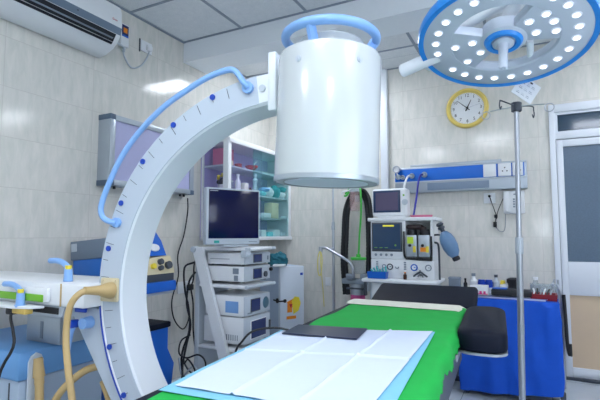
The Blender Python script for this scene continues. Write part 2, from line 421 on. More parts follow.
b = MB()
b.use(m_dblue); b.tube([pol(RO - .012 - (a - 182) * .0003, a, -.003) for a in range(182, 272, 5)], .0045, n=6, sub=2)
b.use(m_white); b.tube([pol(RO - .020 - (a - 182) * .0003, a, -.003) for a in range(182, 272, 5)], .0035, n=6, sub=2)
b.build('edge_cable', None, carm)
# end plate
b = MB(); b.box(-.052, -.020, -.002, CT + .002, 1.645, 1.862, .006); b.box(-.03, -.002, .02, CT - .02, 1.66, 1.84, .004)
b.box(-.054, -.050, .05, .11, 1.83, 1.858, .002)
b.build('end_plate', m_cwhite, carm)
# light blue grab rail
pr = [(99.6, .772, -.03), (100.2, .79, -.04), (102.3, .848, -.04), (106.1, .864, -.04), (111.2, .868, -.04), (116, .868, -.04), (122.7, .874, -.04), (129.5, .877, -.04), (136.1, .879, -.04), (142.4, .879, -.04), (148.2, .873, -.04), (154.1, .868, -.04), (157.4, .860, -.04), (159.3, .835, -.04), (159.6, .80, -.038), (159.2, .772, -.03)]
b = MB(); b.tube([pol(r, a, y + .02) for a, r, y in pr], .0115, n=10, sub=5)
b.cyl(pol(.772, 99.6, -.001), pol(.772, 99.6, -.014), .022, n=18); b.cyl(pol(.772, 159.2, -.001), pol(.772, 159.2, -.014), .020, n=18)
b.build('grab_rail', m_lblue, carm)
# drum
DM = Matrix.Translation((.150, CT / 2, 1.622)) @ Matrix.Rotation(R(2.2), 4, 'Y')
b = MB(); b.T = DM
b.lathe([(0, -.233), (.150, -.233), (.152, -.239), (.180, -.239), (.1835, -.233), (.1845, -.22), (.1845, .197), (.180, .212), (.170, .218), (0, .218)], n=72)
drum = b.build('drum', m_drum, carm)
b = MB(); b.T = DM; b.lathe([(0, -.2395), (.148, -.2395), (.148, -.2385), (0, -.2385)], n=48)
b.box(-.045, .03, -.155, -.10, -.2405, -.239); b.build('drum_window', m_lgrey, drum)
b = MB(); b.T = DM; b.lathe([(.1835, -.2405), (.1868, -.2385), (.1868, -.224), (.1845, -.223)], n=64); b.build('drum_rim', m_alu, drum)
b = MB(); b.T = DM; b.lathe([(0, .20), (.122, .20), (.122, .262), (.116, .268), (0, .268)], n=48); b.build('drum_neck', m_drum, drum)
b = MB(); b.T = DM
b.torus((0, 0, .284), .164, .0165, n=56, m=12)
for a in (262, 22, 142):
    c_, s_ = math.cos(R(a)), math.sin(R(a))
    b.tube([(.128 * c_, .128 * s_, .204), (.132 * c_, .132 * s_, .235), (.160 * c_, .160 * s_, .284)], .018, n=8, sub=4)
b.build('ring_handle', m_lblue, drum)
for a in (254, 320):
    b = MB(); b.T = DM; c_, s_ = math.cos(R(a)), math.sin(R(a)); b.cyl((.180 * c_, .180 * s_, .155), (.187 * c_, .187 * s_, .155), .011, n=16); b.cyl((.186 * c_, .186 * s_, .155), (.189 * c_, .189 * s_, .155), .005, n=12); b.build('drum_bolt', m_lgrey, drum)
# bracket that carries the arm (runs down beside the arc to the base)
b = MB()
P = [(-1.60 + .63 + .145, .9)]
b.prism([(-.985, .90), (-.80, .90), (-.775, .80), (-.76, .66), (-.68, .55), (-.56, .42), (-.56, .10), (-.90, .10), (-.90, .40), (-.745, .46), (-.735, .53), (-.945, .84)], 'y', .012, .150, .006)
b.build('support_bracket', m_cgrey, carm)
b = MB(); b.cyl((-.885, .012, .893), (-.885, -.02, .893), .006, n=8); b.box(-.915, -.855, -.022, -.012, .884, .902, .004); b.build('bracket_switch', m_dblue, carm)
b = MB(); b.cyl((-.862, .02, .842), (-.862, -.03, .842), .026, .022, n=20); b.tube([(-.905, -.03, .838), (-.925, -.03, .80), (-.950, -.02, .73)], .014, n=10, sub=3); b.use(m_lblue)
b.build('clamp_lever', m_lblue, carm)
b = MB(); b.cyl((-.905, -.015, .838), (-.908, -.052, .840), .017, n=16); b.build('lever_cap', m_dblue, carm)
b = MB(); b.box(-.790, -.702, -.014, .0, .933, 1.028, .006)
for xx in (-.778, -.714):
    for zz in (.946, 1.016): b.cyl((xx, -.014, zz), (xx, -.018, zz), .005, n=10)
b.build('hose_plate', m_cream, carm)
# floor foot of the arm
b = MB(); b.box(-.98, -.42, -.02, .20, .0, .12, .02); b.build('foot_plate', m_basegrey, carm)

# ------------------------------------------------------------------ carriage (horizontal housing with green strip)
car = thing('equipment_carriage', 'long white horizontal housing with lime green strip and pale blue handles joined to the arm', 'medical housing', (-2.0, 1.20, 0))
b = MB()
b.box(-.60, .44, .0, .30, .912, 1.004, .008)
b.build('housing', m_white, car)
b = MB(); b.box(-.60, .245, -.022, .0, .925, .985, .010); b.build('front_cover', m_white, car)
b = MB(); b.box(-.60, .225, -.026, -.0215, .927, .957, .003); b.build('green_strip', m_lime, car)
b = MB(); b.box(.300, .308, -.004, .0, .912, 1.004, .002); b.build('yellow_seam', m_beige, car)
b = MB(); b.prism([(-.60, -.075), (-.60, 0), (.20, 0), (.17, -.045), (.09, -.07)], 'z', .898, .910, .002); b.build('tray', m_white, car)
def handle(x, y, z0, s, mir=1):
    h = MB(); h.cyl((x, y, z0), (x, y, z0 + .055 * s), .019 * s, .016 * s, n=18)
    h.cyl((x, y, z0 - .008), (x, y, z0), .024 * s, n=18)
    h.tube([(x + .008, y, z0 + .052 * s), (x - .03 * s, y, z0 + .075 * s), (x - .075 * s, y, z0 + .085 * s), (x - .122 * s, y, z0 + .084 * s)], .0125 * s, n=10, sub=4)
    o = h.build('handle', m_lblue, car)
    k = MB(); k.cyl((x + .004, y - .003, z0 + .052 * s), (x + .004, y - .003, z0 + .068 * s), .013 * s, n=14); k.build('handle_cap', m_yellow, o)
handle(.246, .07, 1.004, 1.0)
handle(.106, -.042, .912, .95)
b = MB(); b.box(.07, .16, -.055, -.02, .876, .898, .004); b.build('yellow_connector', mat('ochre connector', (206, 176, 92), .5), car)
b = MB(); b.box(.025, .068, -.055, -.02, .868, .898, .006); b.tube([(.045, -.04, .88), (.05, -.045, .85), (.08, -.05, .80), (.10, -.06, .74), (.07, -.10, .60), (.06, -.12, .2), (.0, -.15, .02)], .006, n=8, sub=4); b.build('black_plug_and_cable', m_black, car)
b = MB(); b.prism([(.0, .912), (.05, .862), (.27, .862), (.29, .912)], 'y', .03, .22, .004); b.build('lower_bracket', m_lgrey, car)
b = MB(); b.box(.07, .25, .026, .03, .872, .898); b.build('dark_slot', m_black, car)
# grey box on the base
b = MB(); b.use(m_alu); b.box(-.13, .12, -.08, .12, 0, .125, .006); b.use(m_lgrey); b.box(-.118, .118, -.078, .118, .118, .135, .004)
b.use(m_grey); b.box(-.02, .0, -.083, -.08, .02, .10)
single('control_box', b, None, 'small grey metal box standing on the pale blue base cabinet under the housing', 'box', (-2.07, 1.46, .692))

# ------------------------------------------------------------------ base cabinet
base = thing('lithotripter_base_cabinet', 'pale blue topped grey floor cabinet below the white housing at the far left', 'medical cabinet', (-1.99, 1.22, 0))
b = MB(); b.box(-.62, 0, 0, .46, .562, .690, .018); b.build('blue_rim', m_baseblue, base)
b = MB(); b.box(-.61, -.012, .012, .45, .03, .565, .01); b.build('body', m_basegrey, base)
b = MB()
for xx in (-.075,): b.cyl((xx, .012, .07), (xx, .012, .55), .004, n=6)
b.box(-.30, -.296, .008, .012, .05, .55); b.build('panel_seam', m_dgrey, base)
b = MB(); b.prism([(.040, .45), (.040, .64), (.052, .665), (.075, .678), (.098, .665), (.11, .64), (.11, .45)], 'x', .0, .012, .003); b.build('hose_socket_plate', m_lgrey, base)
for k in range(4):
    b = MB(); cx, cy = (-.55, -.06)[k % 2], (.06, .46)[k // 2]; b.cyl((cx - .012, cy, .02), (cx + .012, cy, .02), .02, n=14); b.build('caster', m_black, base)
# hoses
b = MB(); b.cyl((-1.970, 1.295, .655), (-1.957, 1.295, .575), .018, .025, n=18); b.cyl((-1.957, 1.295, .575), (-1.95, 1.293, .545), .020, n=18)
b.tube([(-1.95, 1.293, .55), (-1.94, 1.29, .46), (-1.93, 1.29, .30), (-1.92, 1.25, .10), (-1.85, 1.15, .03), (-1.7, 1.0, .025)], .018, n=10, sub=5)
single('drain_hose', b, m_beige, 'short beige hose hanging from the socket on the side of the base cabinet', 'hose')
b = MB()
b.lathe([(0, 0), (.031, 0), (.034, .008), (.029, .03), (.019, .055), (.0150, .10), (.0150, .115), (0, .115)], (-1.487, 1.272, .981), (-.14, -.93, .08), 20)
b.tube([(-1.502, 1.175, .990), (-1.510, 1.15, .984), (-1.522, 1.13, .962), (-1.534, 1.12, .925), (-1.538, 1.115, .86), (-1.528, 1.11, .789), (-1.495, 1.10, .70), (-1.455, 1.09, .60), (-1.42, 1.08, .40), (-1.5, 1.05, .02)], .0122, n=12, sub=6)
single('supply_hose', b, m_beige, 'thick beige hose arching from the cream plate on the arm down past the base', 'hose')
b = MB()
b.tube([(-1.90, 1.30, .02), (-1.88, 1.28, .35), (-1.82, 1.28, .50), (-1.75, 1.31, .59), (-1.67, 1.35, .64), (-1.58, 1.42, .62), (-1.49, 1.46, .46), (-1.5, 1.5, .2), (-1.55, 1.5, .02)], .0155, n=10, sub=6)
b.tube([(-1.63, 1.36, .585), (-1.57, 1.35, .50), (-1.555, 1.34, .40), (-1.56, 1.33, .2), (-1.58, 1.33, .02)], .0135, n=10, sub=6)
b.tube([(-1.60, 1.36, .60), (-1.52, 1.37, .50), (-1.50, 1.37, .40), (-1.50, 1.38, .2), (-1.5, 1.38, .02)], .0135, n=10, sub=6)
single('looped_hoses', b, m_beige, 'loops of beige hose hanging behind the lower end of the arm bracket', 'hose')

# ------------------------------------------------------------------ operating table
TR = R(3.0)
TB = (-0.615, 1.60, 0)
tab = thing('operating_table', 'operating table with black padded top and raised head section under green and white sheets', 'operating table', TB, TR)
b = MB(); b.box(-.325, .325, -1.30, 1.09, .72, .795, .022, 3); b.build('mattress', m_vinyl, tab)
HM = Matrix.Translation((0, 1.10, .725)) @ Matrix.Rotation(R(14), 4, 'X')
b = MB(); b.box(-.23, .385, .0, .36, .0, .07, .022, 3, M=HM); b.build('headrest', m_vinyl, tab)
b = MB(); b.box(-.312, .312, -1.28, 1.02, .52, .72, .01); b.build('table_frame', mat('slate table side', (84, 92, 106), .5), tab)
b = MB()
for sx in (-1, 1): b.box(sx * .335 - .006, sx * .335 + .006, .45, 1.0, .655, .685, .002); [b.box(min(sx * .30, sx * .335), max(sx * .30, sx * .335), yy, yy + .02, .66, .68) for yy in (.5, .95)]
b.build('side_rail', m_steel, tab)
b = MB(); b.box(-.26, .27, -.55, .45, .42, .60, .01); b.build('upper_shroud', m_grey, tab)
b = MB(); b.box(-.20, .20, .0, .42, .10, .42, .02); b.build('column', m_lgrey, tab)
b = MB(); b.box(-.28, .28, -.60, .50, .02, .12, .03); b.build('foot', m_lgrey, tab)
# arm board
arm = thing('padded_arm_board', 'black padded arm board beside the right edge of the table, above the blue draped trolley', 'arm board', (-.207, 2.275, 0), R(3.4))
b = MB()
op = []
for (cx, cy, r, a0) in ((.020, .285, .075, 0), (-.030, .285, .065, 90), (-.030, -.275, .065, 180), (.030, -.275, .065, 270)):
    for k in range(6): a = R(a0 + k * 18); op.append((cx + r * math.cos(a), cy + r * math.sin(a)))
def ins(P, d):
    return [(x * (1 - d / .09), y * (1 - d / .34)) for x, y in P]
b.ribbon([[(x, y, z) for x, y in ins(op, d)] for d, z in ((.012, .735), (.002, .742), (0, .752), (0, .80), (.004, .812), (.014, .82), (.03, .824))])
b.build('pad', m_vinyl, arm)
b = MB(); b.ribbon([[(x, y, z) for x, y in ins(op, .001)] for z in (.725, .734)], smooth=False); b.build('board', m_alu, arm)
b = MB(); b.box(-.16, -.02, -.02, .02, .665, .725, .004); b.build('mount', m_steel, arm)

def tw(x, y, z=0):   # table local -> world
    v = Matrix.Rotation(TR, 4, 'Z') @ Vector((x, y, z)); return (v.x + TB[0], v.y + TB[1], v.z)
# green sheet
def green(u, v):
    y = -1.28 + v * 2.30
    hang = .022 + .022 * max(0, min(1, (1.0 - y) / .9)) + .012 * math.sin(y * 9) + .010 * (math.floor(math.sin(y * 95) + 1) if u > .99 else 0)
    if y > .85: hang *= max(0.15, (1.02 - y) / .17)
    s = u * (.60 + hang + .02)
    x = -.272 + s
    z = .7975
    edge = .322
    if x > edge:
        d = x - edge; a = min(d / .03, PI / 2)
        x = edge + .03 * math.sin(a) * 1.0 + max(0, d - .047) * .12; z = z - .03 * (1 - math.cos(a)) - max(0, d - .047)
        x += .006 * math.sin(y * 21 + d * 8)
    z += .0035 * noise.noise(Vector((x * 5, y * 4, 1))) + .002 * noise.noise(Vector((x * 14, y * 9, 3))) + .002
    if u < .04: x += .008 * math.sin(y * 12)
    return tw(x, y, z)
b = MB(); b.grid(green, 70, 150, .0015)
single('green_sheet', b, m_green, 'bright green cloth sheet spread over the table and hanging over its right edge', 'sheet')
# beige strip of cotton between green sheet and head section
def strip(u, v):
    y = .885 + .20 * v + .02 * (1 - u); x = -.31 + .655 * u; z = .805 + .006 * math.sin(v * PI) + .002 * noise.noise(Vector((x * 7, y * 9, 0)))
    if x > .30: z -= (x - .30) ** 1.2 * .9
    return tw(x, y, z)
b = MB(); b.grid(strip, 30, 10, .002)
single('cotton_sheet', b, m_cloth, 'folded off-white cotton sheet edge between the green sheet and the black head section', 'sheet')
def quad(c00, c10, c11, c01, u, v):
    return [(c00[k] * (1 - u) * (1 - v) + c10[k] * u * (1 - v) + c11[k] * u * v + c01[k] * (1 - u) * v) for k in (0, 1)]
def fold(u, v):
    f = 0
    for c in (.36, .70): f += .006 * math.exp(-((u - c - .03 * (v - .5)) / .008) ** 2)
    f += .005 * math.exp(-((v - .52) / .006) ** 2)
    return f
def padbase(x, y, k): return .8035 + .003 * k + .0025 * noise.noise(Vector((x * 5, y * 5, 9)))
def under(u, v):
    x, y = quad((-.866, .895), (-.288, .93), (-.362, 1.925), (-.945, 1.70), u, v)
    return (x, y, padbase(x, y, 0) + .0008)
b = MB(); b.grid(under, 44, 60, .001)
single('light_blue_underpad', b, m_padblue, 'light blue plastic backed pad showing as a border round the white sheet', 'underpad')
def white(u, v):
    x, y = quad((-.845, .932), (-.338, .96), (-.370, 1.916), (-.925, 1.683), u, v)
    if v < .5: pass
    return (x, y, padbase(x, y, 1) + .0025 + fold(u, v) + .002 * noise.noise(Vector((x * 12, y * 12, 4))))
b = MB(); b.grid(white, 130, 150, .001)
single('white_absorbent_sheet', b, m_pad, 'white absorbent sheet with fold creases covering the near half of the table', 'sheet')
b = MB()
P = [(-.905, 1.755), (-.612, 1.808), (-.588, 1.612), (-.885, 1.575)]
cxm = sum(p[0] for p in P) / 4; cym = sum(p[1] for p in P) / 4
def sc(P, f): return [(cxm + (x - cxm) * f, cym + (y - cym) * f) for x, y in P]
b.ribbon([[(x, y, z) for x, y in sc(P, f)] for f, z in ((.98, .8115), (1, .8125), (1, .8155), (.98, .817))])
gp = single('grounding_pad', b, mat('navy pad', (30, 40, 70), .4), 'flat dark navy pad lying on the far edge of the white sheet', 'pad')
b = MB(); b.tube([(-.89, 1.64, .815), (-.95, 1.62, .822), (-1.02, 1.58, .81), (-1.06, 1.56, .77), (-1.10, 1.56, .70), (-1.16, 1.62, .45), (-1.25, 1.75, .10), (-1.5, 2.0, .012)], .0045, n=8, sub=5)
b.build('pad_cable', m_black, gp)
# ------------------------------------------------------------------ surgical lamp
n_ = Vector((-.023, -.26, -.965)).normalized()
X_ = n_.cross(Vector((0, 1, 0))).normalized(); W_ = n_.cross(X_); Z_ = -n_; Y_ = Z_.cross(X_)
LM = Matrix((X_, Y_, Z_)).transposed()
lamp = thing('surgical_lamp', 'round surgical lamp with bright blue rim and ring of lit white lenses', 'surgical lamp', (-.073, 2.009, 2.013), rot=LM.to_euler())
def L2(u, v, z=0): return (u, -v, z)
b = MB(); b.lathe([(.205, .0), (.212, -.006), (.322, -.006), (.330, .0), (.335, .03), (.30, .052), (.22, .052), (.203, .03)] + [(.205, 0)], n=96)
b.build('ring_housing', m_lampw, lamp)
b = MB(); b.lathe([(.322, -.007), (.343, -.010), (.346, .002), (.346, .026), (.340, .040), (.333, .036), (.333, .0), (.322, -.007)], n=96); b.build('blue_rim', m_ringblue, lamp)
def led(u, v):
    k = MB().use(m_led); k.lathe([(0, -.0098), (.0125, -.0096), (.0125, -.006), (0, -.006)], L2(u, v), n=16); k.use(m_ledout); k.lathe([(.012, -.0090), (.0175, -.0082), (.0195, -.0055), (.012, -.0055)], L2(u, v), n=18)
    o = k.build('lens', None, lamp)
    return o
def bezel(u, v): return L2(u, v)
for k in range(24):
    a = R(4 + 15 * k)
    if k == 13: continue
    led(.27 * math.cos(a), .27 * math.sin(a))
for u, v in ((.096, .093), (.154, .122), (.182, .072), (.121, .021), (.191, .013), (-.191, .005), (-.12, .018), (-.093, -.055), (-.153, -.107)): led(u, v)
b = MB()
for a0, a1 in ((-12, 58), (152, 232)):
    pts = [(.05 * math.cos(R(a0 - 8)), .05 * math.sin(R(a0 - 8)))] + [(.212 * math.cos(R(a0 + (a1 - a0) * i / 12)), .212 * math.sin(R(a0 + (a1 - a0) * i / 12))) for i in range(13)] + [(.05 * math.cos(R(a1 + 8)), .05 * math.sin(R(a1 + 8)))]
    b.prism([(x, -y) for x, y in pts], 'z', -.004, .04, .004)
b.build('inner_panel', m_lampw, lamp)
b = MB(); b.lathe([(0, .05), (.088, .05), (.09, -.004), (.082, -.010), (.0, -.010)], n=48); b.build('hub', m_lampw, lamp)
b = MB(); b.lathe([(.045, -.010), (.05, -.020), (.066, -.022), (.074, -.014), (.076, -.008)], n=48); b.build('hub_ring', m_ringblue, lamp)
b = MB(); b.lathe([(0, -.012), (.040, -.012), (.042, -.022), (.024, -.028), (.019, -.04), (.0165, -.135), (.013, -.140), (.008, -.141), (.006, -.135), (0, -.135)], n=32); b.build('sterile_handle', m_lampw, lamp)
b = MB()
b.tube([L2(-.30, -.06, .10), L2(-.15, .0, .11), L2(.06, .11, .13), L2(.30, .24, .16)], .024, n=12, sub=4)
b.tube([L2(-.26, -.02, .14), L2(-.1, .07, .15), L2(.10, .18, .16), L2(.28, .30, .18)], .016, n=12, sub=4)
b.build('spring_arm', m_plaster, lamp)
b = MB()
b.cyl(L2(-.455, -.105, -.01), L2(-.27, -.06, .02), .031, n=24, bev=.006)
b.tube([L2(-.36, -.12, .04), L2(-.33, -.20, .05), L2(-.25, -.27, .06), L2(-.14, -.30, .06), L2(.0, -.31, .05)], .017, n=10, sub=5)
b.tube([L2(0, 0, .04), L2(.02, .02, .09), L2(.06, .11, .13)], .03, n=12, sub=4)
b.cyl(L2(.10, -.20, .03), L2(.10, -.10, .05), .014, n=12)
b.build('yoke', m_plaster, lamp)
b = MB(); q = LM.to_4x4(); inv = q.inverted()
top = inv @ (Vector((.35, 1.95, 2.91)) - Vector((-.073, 2.009, 2.013)))
b.tube([L2(.30, .24, .16), L2(.36, .2, .3), tuple(top)], .03, n=14, sub=4)
b.build('ceiling_drop', m_plaster, lamp)
# card hanging from the lamp rim
b = MB(); TM = Matrix.Translation((.006, 2.36, 1.893)) @ Matrix.Rotation(R(24), 4, 'Z') @ Matrix.Rotation(R(36), 4, 'Y') @ Matrix.Rotation(R(-8), 4, 'X')
b.T = TM; b.use(m_white); b.box(-.054, .054, -.002, .002, -.055, .050, .001)
b.cyl((-.02, 0, .05), (-.05, .0, .125), .012, n=10)
b.use(m_grey)
for r_ in range(3):
    for c_ in range(3):
        if rnd.random() < .85: b.box(-.036 + c_ * .026, -.018 + c_ * .026, -.0028, -.002, -.04 + r_ * .028, -.037 + r_ * .028); b.box(-.036 + c_ * .026, -.022 + c_ * .026, -.0028, -.002, -.032 + r_ * .028, -.030 + r_ * .028)
b.use(m_ink); b.box(-.002, .012, -.003, -.002, .036, .044)
single('hanging_card', b, None, 'white printed card hanging askew below the far rim of the surgical lamp', 'card')

# ------------------------------------------------------------------ wall clock
ck = thing('wall_clock', 'round yellow rimmed wall clock with black numerals high on the back wall', 'clock', (-.495, YB, 2.40))
b = MB(); b.lathe([(.150, .0), (.186, .0), (.192, .012), (.188, .034), (.176, .044), (.164, .040), (.158, .022), (.150, .018), (.150, 0)], (0, 0, 0), (0, -1, 0), 64); b.build('rim', mat('pale yellow rim', (232, 208, 112), .4), ck)
b = MB(); b.cyl((0, -.001, 0), (0, -.016, 0), .158, n=48); b.build('dial', m_white, ck)
b = MB()
for h in range(1, 13):
    a = R(90 - h * 30); b.text(str(h), .042, (.122 * math.cos(a), -.0168, .122 * math.sin(a)), FACE_Y)
for k in range(60):
    a = R(k * 6); c_, s_ = math.cos(a), math.sin(a); b.cyl((.147 * c_, -.0163, .147 * s_), ((.142 if k % 5 else .138) * c_, -.0163, (.142 if k % 5 else .138) * s_), .0012, n=4)
b.build('numerals', m_ink, ck)
def hand(name, ang, L, w, y, m=m_ink, tail=.03):
    a = R(90 - ang); d = Vector((math.cos(a), 0, math.sin(a))); p = Vector((-d.z, 0, d.x)); h = MB()
    pts = [d * -tail + p * w, d * -tail - p * w, d * L - p * w * .4, d * L + p * w * .4]
    h.prism([(v.x, v.z) for v in pts], 'y', y - .0015, y); h.build(name, m, ck)
hand('hour_hand', 26, .085, .006, -.019); hand('minute_hand', 312, .118, .0045, -.022); hand('second_hand', 76, .125, .0012, -.025, m_grey)
b = MB(); b.cyl((0, -.017, 0), (0, -.028, 0), .008, n=12); b.build('hand_cap', m_ink, ck)

# ------------------------------------------------------------------ bed head unit (medical rail)
rail = thing('bedhead_service_panel', 'long blue and grey service panel with gas outlets on the back wall', 'service panel', (-.594, YB, 0))
b = MB(); b.box(-.59, .585, -.075, 0, 1.61, 1.86, .006); b.build('grey_body', m_alu, rail)
b = MB(); b.box(-.588, .565, -.082, -.074, 1.722, 1.842, .003); b.build('blue_fascia', mat('royal blue fascia', (8, 102, 204), .35), rail)
b = MB(); b.box(-.59, .585, -.084, -.074, 1.842, 1.852, .002); b.box(-.59, .585, -.084, -.074, 1.708, 1.722, .002); b.build('fascia_trim', m_lgrey, rail)
b = MB(); b.box(-.44, .38, -.06, -.01, 1.858, 1.885, .003); b.build('upper_light_strip', m_alu, rail)
b = MB(); b.box(-.275, .275, -.079, -.074, 1.628, 1.697, .001); b.build('lower_light_diffuser', mat('dim diffuser', (120, 138, 160), .35), rail)
for (gx, gz, rr) in ((-.555, 1.77, .026), (-.51, 1.765, .024), (-.42, 1.775, .026), (-.30, 1.78, .028)):
    b = MB(); b.lathe([(rr * .55, 0), (rr, .0), (rr, .012), (rr * .8, .018), (rr * .55, .012)], (gx, -.082, gz), (0, -1, 0), 24)
    b.cyl((gx, -.082, gz), (gx, -.098, gz), rr * .4, n=14); b.build('gas_outlet', m_alu, rail)
b = MB(); b.lathe([(.028, 0), (.036, 0), (.036, .03), (.030, .034), (.028, .02), (0, .02)], (-.565, -.09, 1.845), (0, -1, 0), 28); b.cyl((-.565, -.10, 1.81), (-.555, -.095, 1.785), .008)
g_ = b.build('pressure_gauge', m_steel, rail)
b = MB(); b.cyl((-.565, -.108, 1.845), (-.565, -.1115, 1.845), .028); b.build('gauge_dial', m_white, g_)
for sx in (.285, .408, .515):
    b = MB(); b.box(sx - .055 + (0 if sx < .5 else .01), sx + .052 - (0 if sx < .5 else .012), -.094, -.082, 1.725, 1.84, .004); so = b.build('socket_plate', m_white, rail)
    if sx > .3:
        k = MB(); k.cyl((sx, -.0965, 1.80), (sx, -.094, 1.80), .006, n=8); k.cyl((sx - .018, -.0965, 1.77), (sx - .018, -.094, 1.77), .006, n=8); k.cyl((sx + .018, -.0965, 1.77), (sx + .018, -.094, 1.77), .006, n=8); k.build('socket_holes', m_ink, so)
b = MB(); b.tube([(-1.03, 4.375, 1.775), (-1.035, 4.32, 1.765), (-1.05, 4.26, 1.70), (-1.055, 4.22, 1.60), (-1.06, 4.17, 1.42), (-1.065, 4.05, 1.20)], .010, n=10, sub=5)
single('white_gas_hose', b, m_white, 'white gas hose hanging from the service panel behind the small monitor', 'hose')
b = MB(); b.tube([(-.91, 4.375, 1.78), (-.915, 4.32, 1.77), (-.925, 4.26, 1.70), (-.93, 4.2, 1.56), (-.94, 4.12, 1.40), (-.94, 4.02, 1.30)], .0095, n=10, sub=5)
single('dark_blue_gas_hose', b, mat('navy hose', (28, 30, 150), .4), 'dark blue gas hose hanging from the service panel behind the pink tray', 'hose')
# socket with plug and cable left of the phone
b = MB(); b.box(-.375, -.275, YB - .012, YB, 1.49, 1.585, .004)
ws = single('wall_socket', b, m_white, 'white wall socket with a black plug left of the wall phone', 'socket')
b = MB(); b.ball((-.325, YB - .02, 1.555), .012); b.tube([(-.325, YB - .02, 1.555), (-.305, YB - .03, 1.49), (-.285, YB - .02, 1.42), (-.272, YB - .02, 1.37), (-.285, YB - .02, 1.30), (-.275, YB - .02, 1.26)], .004, n=6, sub=4)
b.tube([(-.20, YB - .02, 1.55), (-.235, YB - .03, 1.47), (-.262, YB - .02, 1.40), (-.268, YB - .02, 1.35)], .0035, n=6, sub=4)
b.box(-.29, -.262, YB - .03, YB - .005, 1.355, 1.385, .006); b.box(-.30, -.27, YB - .03, YB - .005, 1.27, 1.32, .006)
b.build('plug_cable', m_black, ws)
b = MB(); b.tube([(-.275, YB - .01, 1.27), (-.25, YB - .01, 1.235), (-.215, YB - .01, 1.235), (-.20, YB - .01, 1.29), (-.195, YB - .01, 1.40)], .003, n=6, sub=5); b.build('thin_grey_cable', m_grey, ws)
ph = thing('wall_phone', 'white wall telephone with a keypad half hidden by the steel drip pole', 'telephone', (-.125, YB, 1.495))
b = MB(); b.box(-.085, .09, -.045, 0, -.105, .10, .012); b.build('phone_body', m_white, ph)
b = MB(); b.box(-.078, -.028, -.075, -.045, -.09, .095, .012); b.build('handset', m_white, ph)
b = MB()
for i in range(3):
    for j in range(4): b.box(-.005 + i * .024, .012 + i * .024, -.050, -.045, -.05 + j * .022, -.036 + j * .022, .002)
b.build('keypad', m_grey, ph)
b = MB(); b.box(.0, .05, -.048, -.045, .062, .072); b.build('phone_label', m_grey, ph)

# ------------------------------------------------------------------ left wall: air conditioner, light box, sockets
ac = thing('air_conditioner', 'white split air conditioner high on the left wall above the view box', 'air conditioner', (XL, 2.115, 0))
def acsec(y, s=1.0):
    P = [(0, 2.46), (.03, 2.445), (.10, 2.455), (.17, 2.485), (.215, 2.525), (.235, 2.56), (.245, 2.60), (.245, 2.72), (.235, 2.76), (.20, 2.775), (0, 2.775)]
    return [(x * s, y, 2.61 + (z - 2.61) * s) for x, z in P]
b = MB(); b.ribbon([acsec(-.95), acsec(-.02), acsec(-.006, .985), acsec(0, .95)]); b.build('casing', m_white, ac)
def acstrip(z0, z1, x0, x1, y0=-.95, y1=-.03, m=None, nm='', d=.003):
    k = MB(); k.prism([(x0, z0), (x0 + d, z0 - .001), (x1 + d, z1), (x1, z1)], 'y', y0, y1); return k.build(nm, m, ac)
acstrip(2.565, 2.612, .236, .246, m=mat('slate band', (104, 122, 142), .35), nm='grey_band', y1=-.008)
acstrip(2.515, 2.560, .206, .236, m=mat('louvre slot', (20, 25, 36), .6), nm='air_slot', y1=-.045)
b = MB(); b.box(.212, .232, -.95, -.06, 2.528, 2.534, .002); b.build('louvre', m_grey, ac)
acstrip(2.500, 2.510, .190, .204, m=mat('louvre slot', (20, 25, 36)), nm='lower_slot', y1=-.045)
b = MB(); b.box(.249, .2505, -.35, -.342, 2.588, 2.594); b.build('indicator', m_ink, ac)
b = MB(); b.text('Gree', .020, (.2455, -.065, 2.655), FACE_X); b.build('red_badge', m_red, ac)
b = MB(); b.box(0, .035, 2.285, 2.36, 2.612, 2.785, .004)
gu = thing('voltage_guard', 'small white box with a dark blue label at the end of the air conditioner', 'voltage guard', (XL, 0, 0))
b.build('guard_case', m_white, gu)
b = MB(); b.use(mat('navy label', (20, 34, 92), .4)); b.box(.035, .0365, 2.292, 2.353, 2.685, 2.775); b.use(m_orange); b.box(.0365, .0375, 2.305, 2.342, 2.715, 2.755); b.use(m_blue); b.box(.0365, .0372, 2.292, 2.353, 2.685, 2.698); b.build('guard_label', None, gu)
sk = thing('wall_socket', 'white wall socket high on the left wall beside the voltage guard', 'socket', (XL, 0, 0))
b = MB(); b.box(0, .014, 2.50, 2.615, 2.655, 2.745, .004); b.build('plate', m_white, sk)
b = MB(); b.box(.014, .04, 2.545, 2.60, 2.67, 2.715, .008); b.build('plug', m_white, sk)
b = MB(); b.box(.0, .006, 2.49, 2.50, 2.645, 2.75); b.build('painted_shadow', m_dgrey, sk)  # dark grey strip paints the shade beside the socket plate
b = MB(); b.tube([(XL + .02, 2.33, 2.61), (XL + .02, 2.33, 2.55), (XL + .02, 2.40, 2.48), (XL + .02, 2.49, 2.52), (XL + .02, 2.55, 2.60), (XL + .028, 2.575, 2.675)], .006, n=8, sub=6)
b.cyl((XL + .02, 2.325, 2.61), (XL + .02, 2.325, 2.575), .012, n=10); b.tube([(XL + .02, 2.325, 2.60), (XL + .05, 2.28, 2.60), (XL + .09, 2.12, 2.59), (XL + .12, 2.06, 2.58)], .008, n=8, sub=4)
single('power_lead', b, m_lgrey, 'grey power lead looping between the air conditioner and its wall socket', 'cable')
vb = thing('x_ray_view_box', 'wide aluminium framed x-ray view box with a lavender screen on the left wall', 'x-ray view box', (XL, 2.145, .012))
b = MB(); b.box(.0, .105, 0, .88, 1.535, 2.035, .004); b.build('back_case', m_alu, vb)
b = MB(); z0, z1 = 1.535, 2.035
for (a, c, d, e) in ((0, .045, z0, z1), (.835, .88, z0, z1), (0, .88, z0, z0 + .04), (0, .88, z1 - .04, z1)): b.box(.105, .123, a, c, d, e, .003)
b.build('front_frame', m_alu, vb)
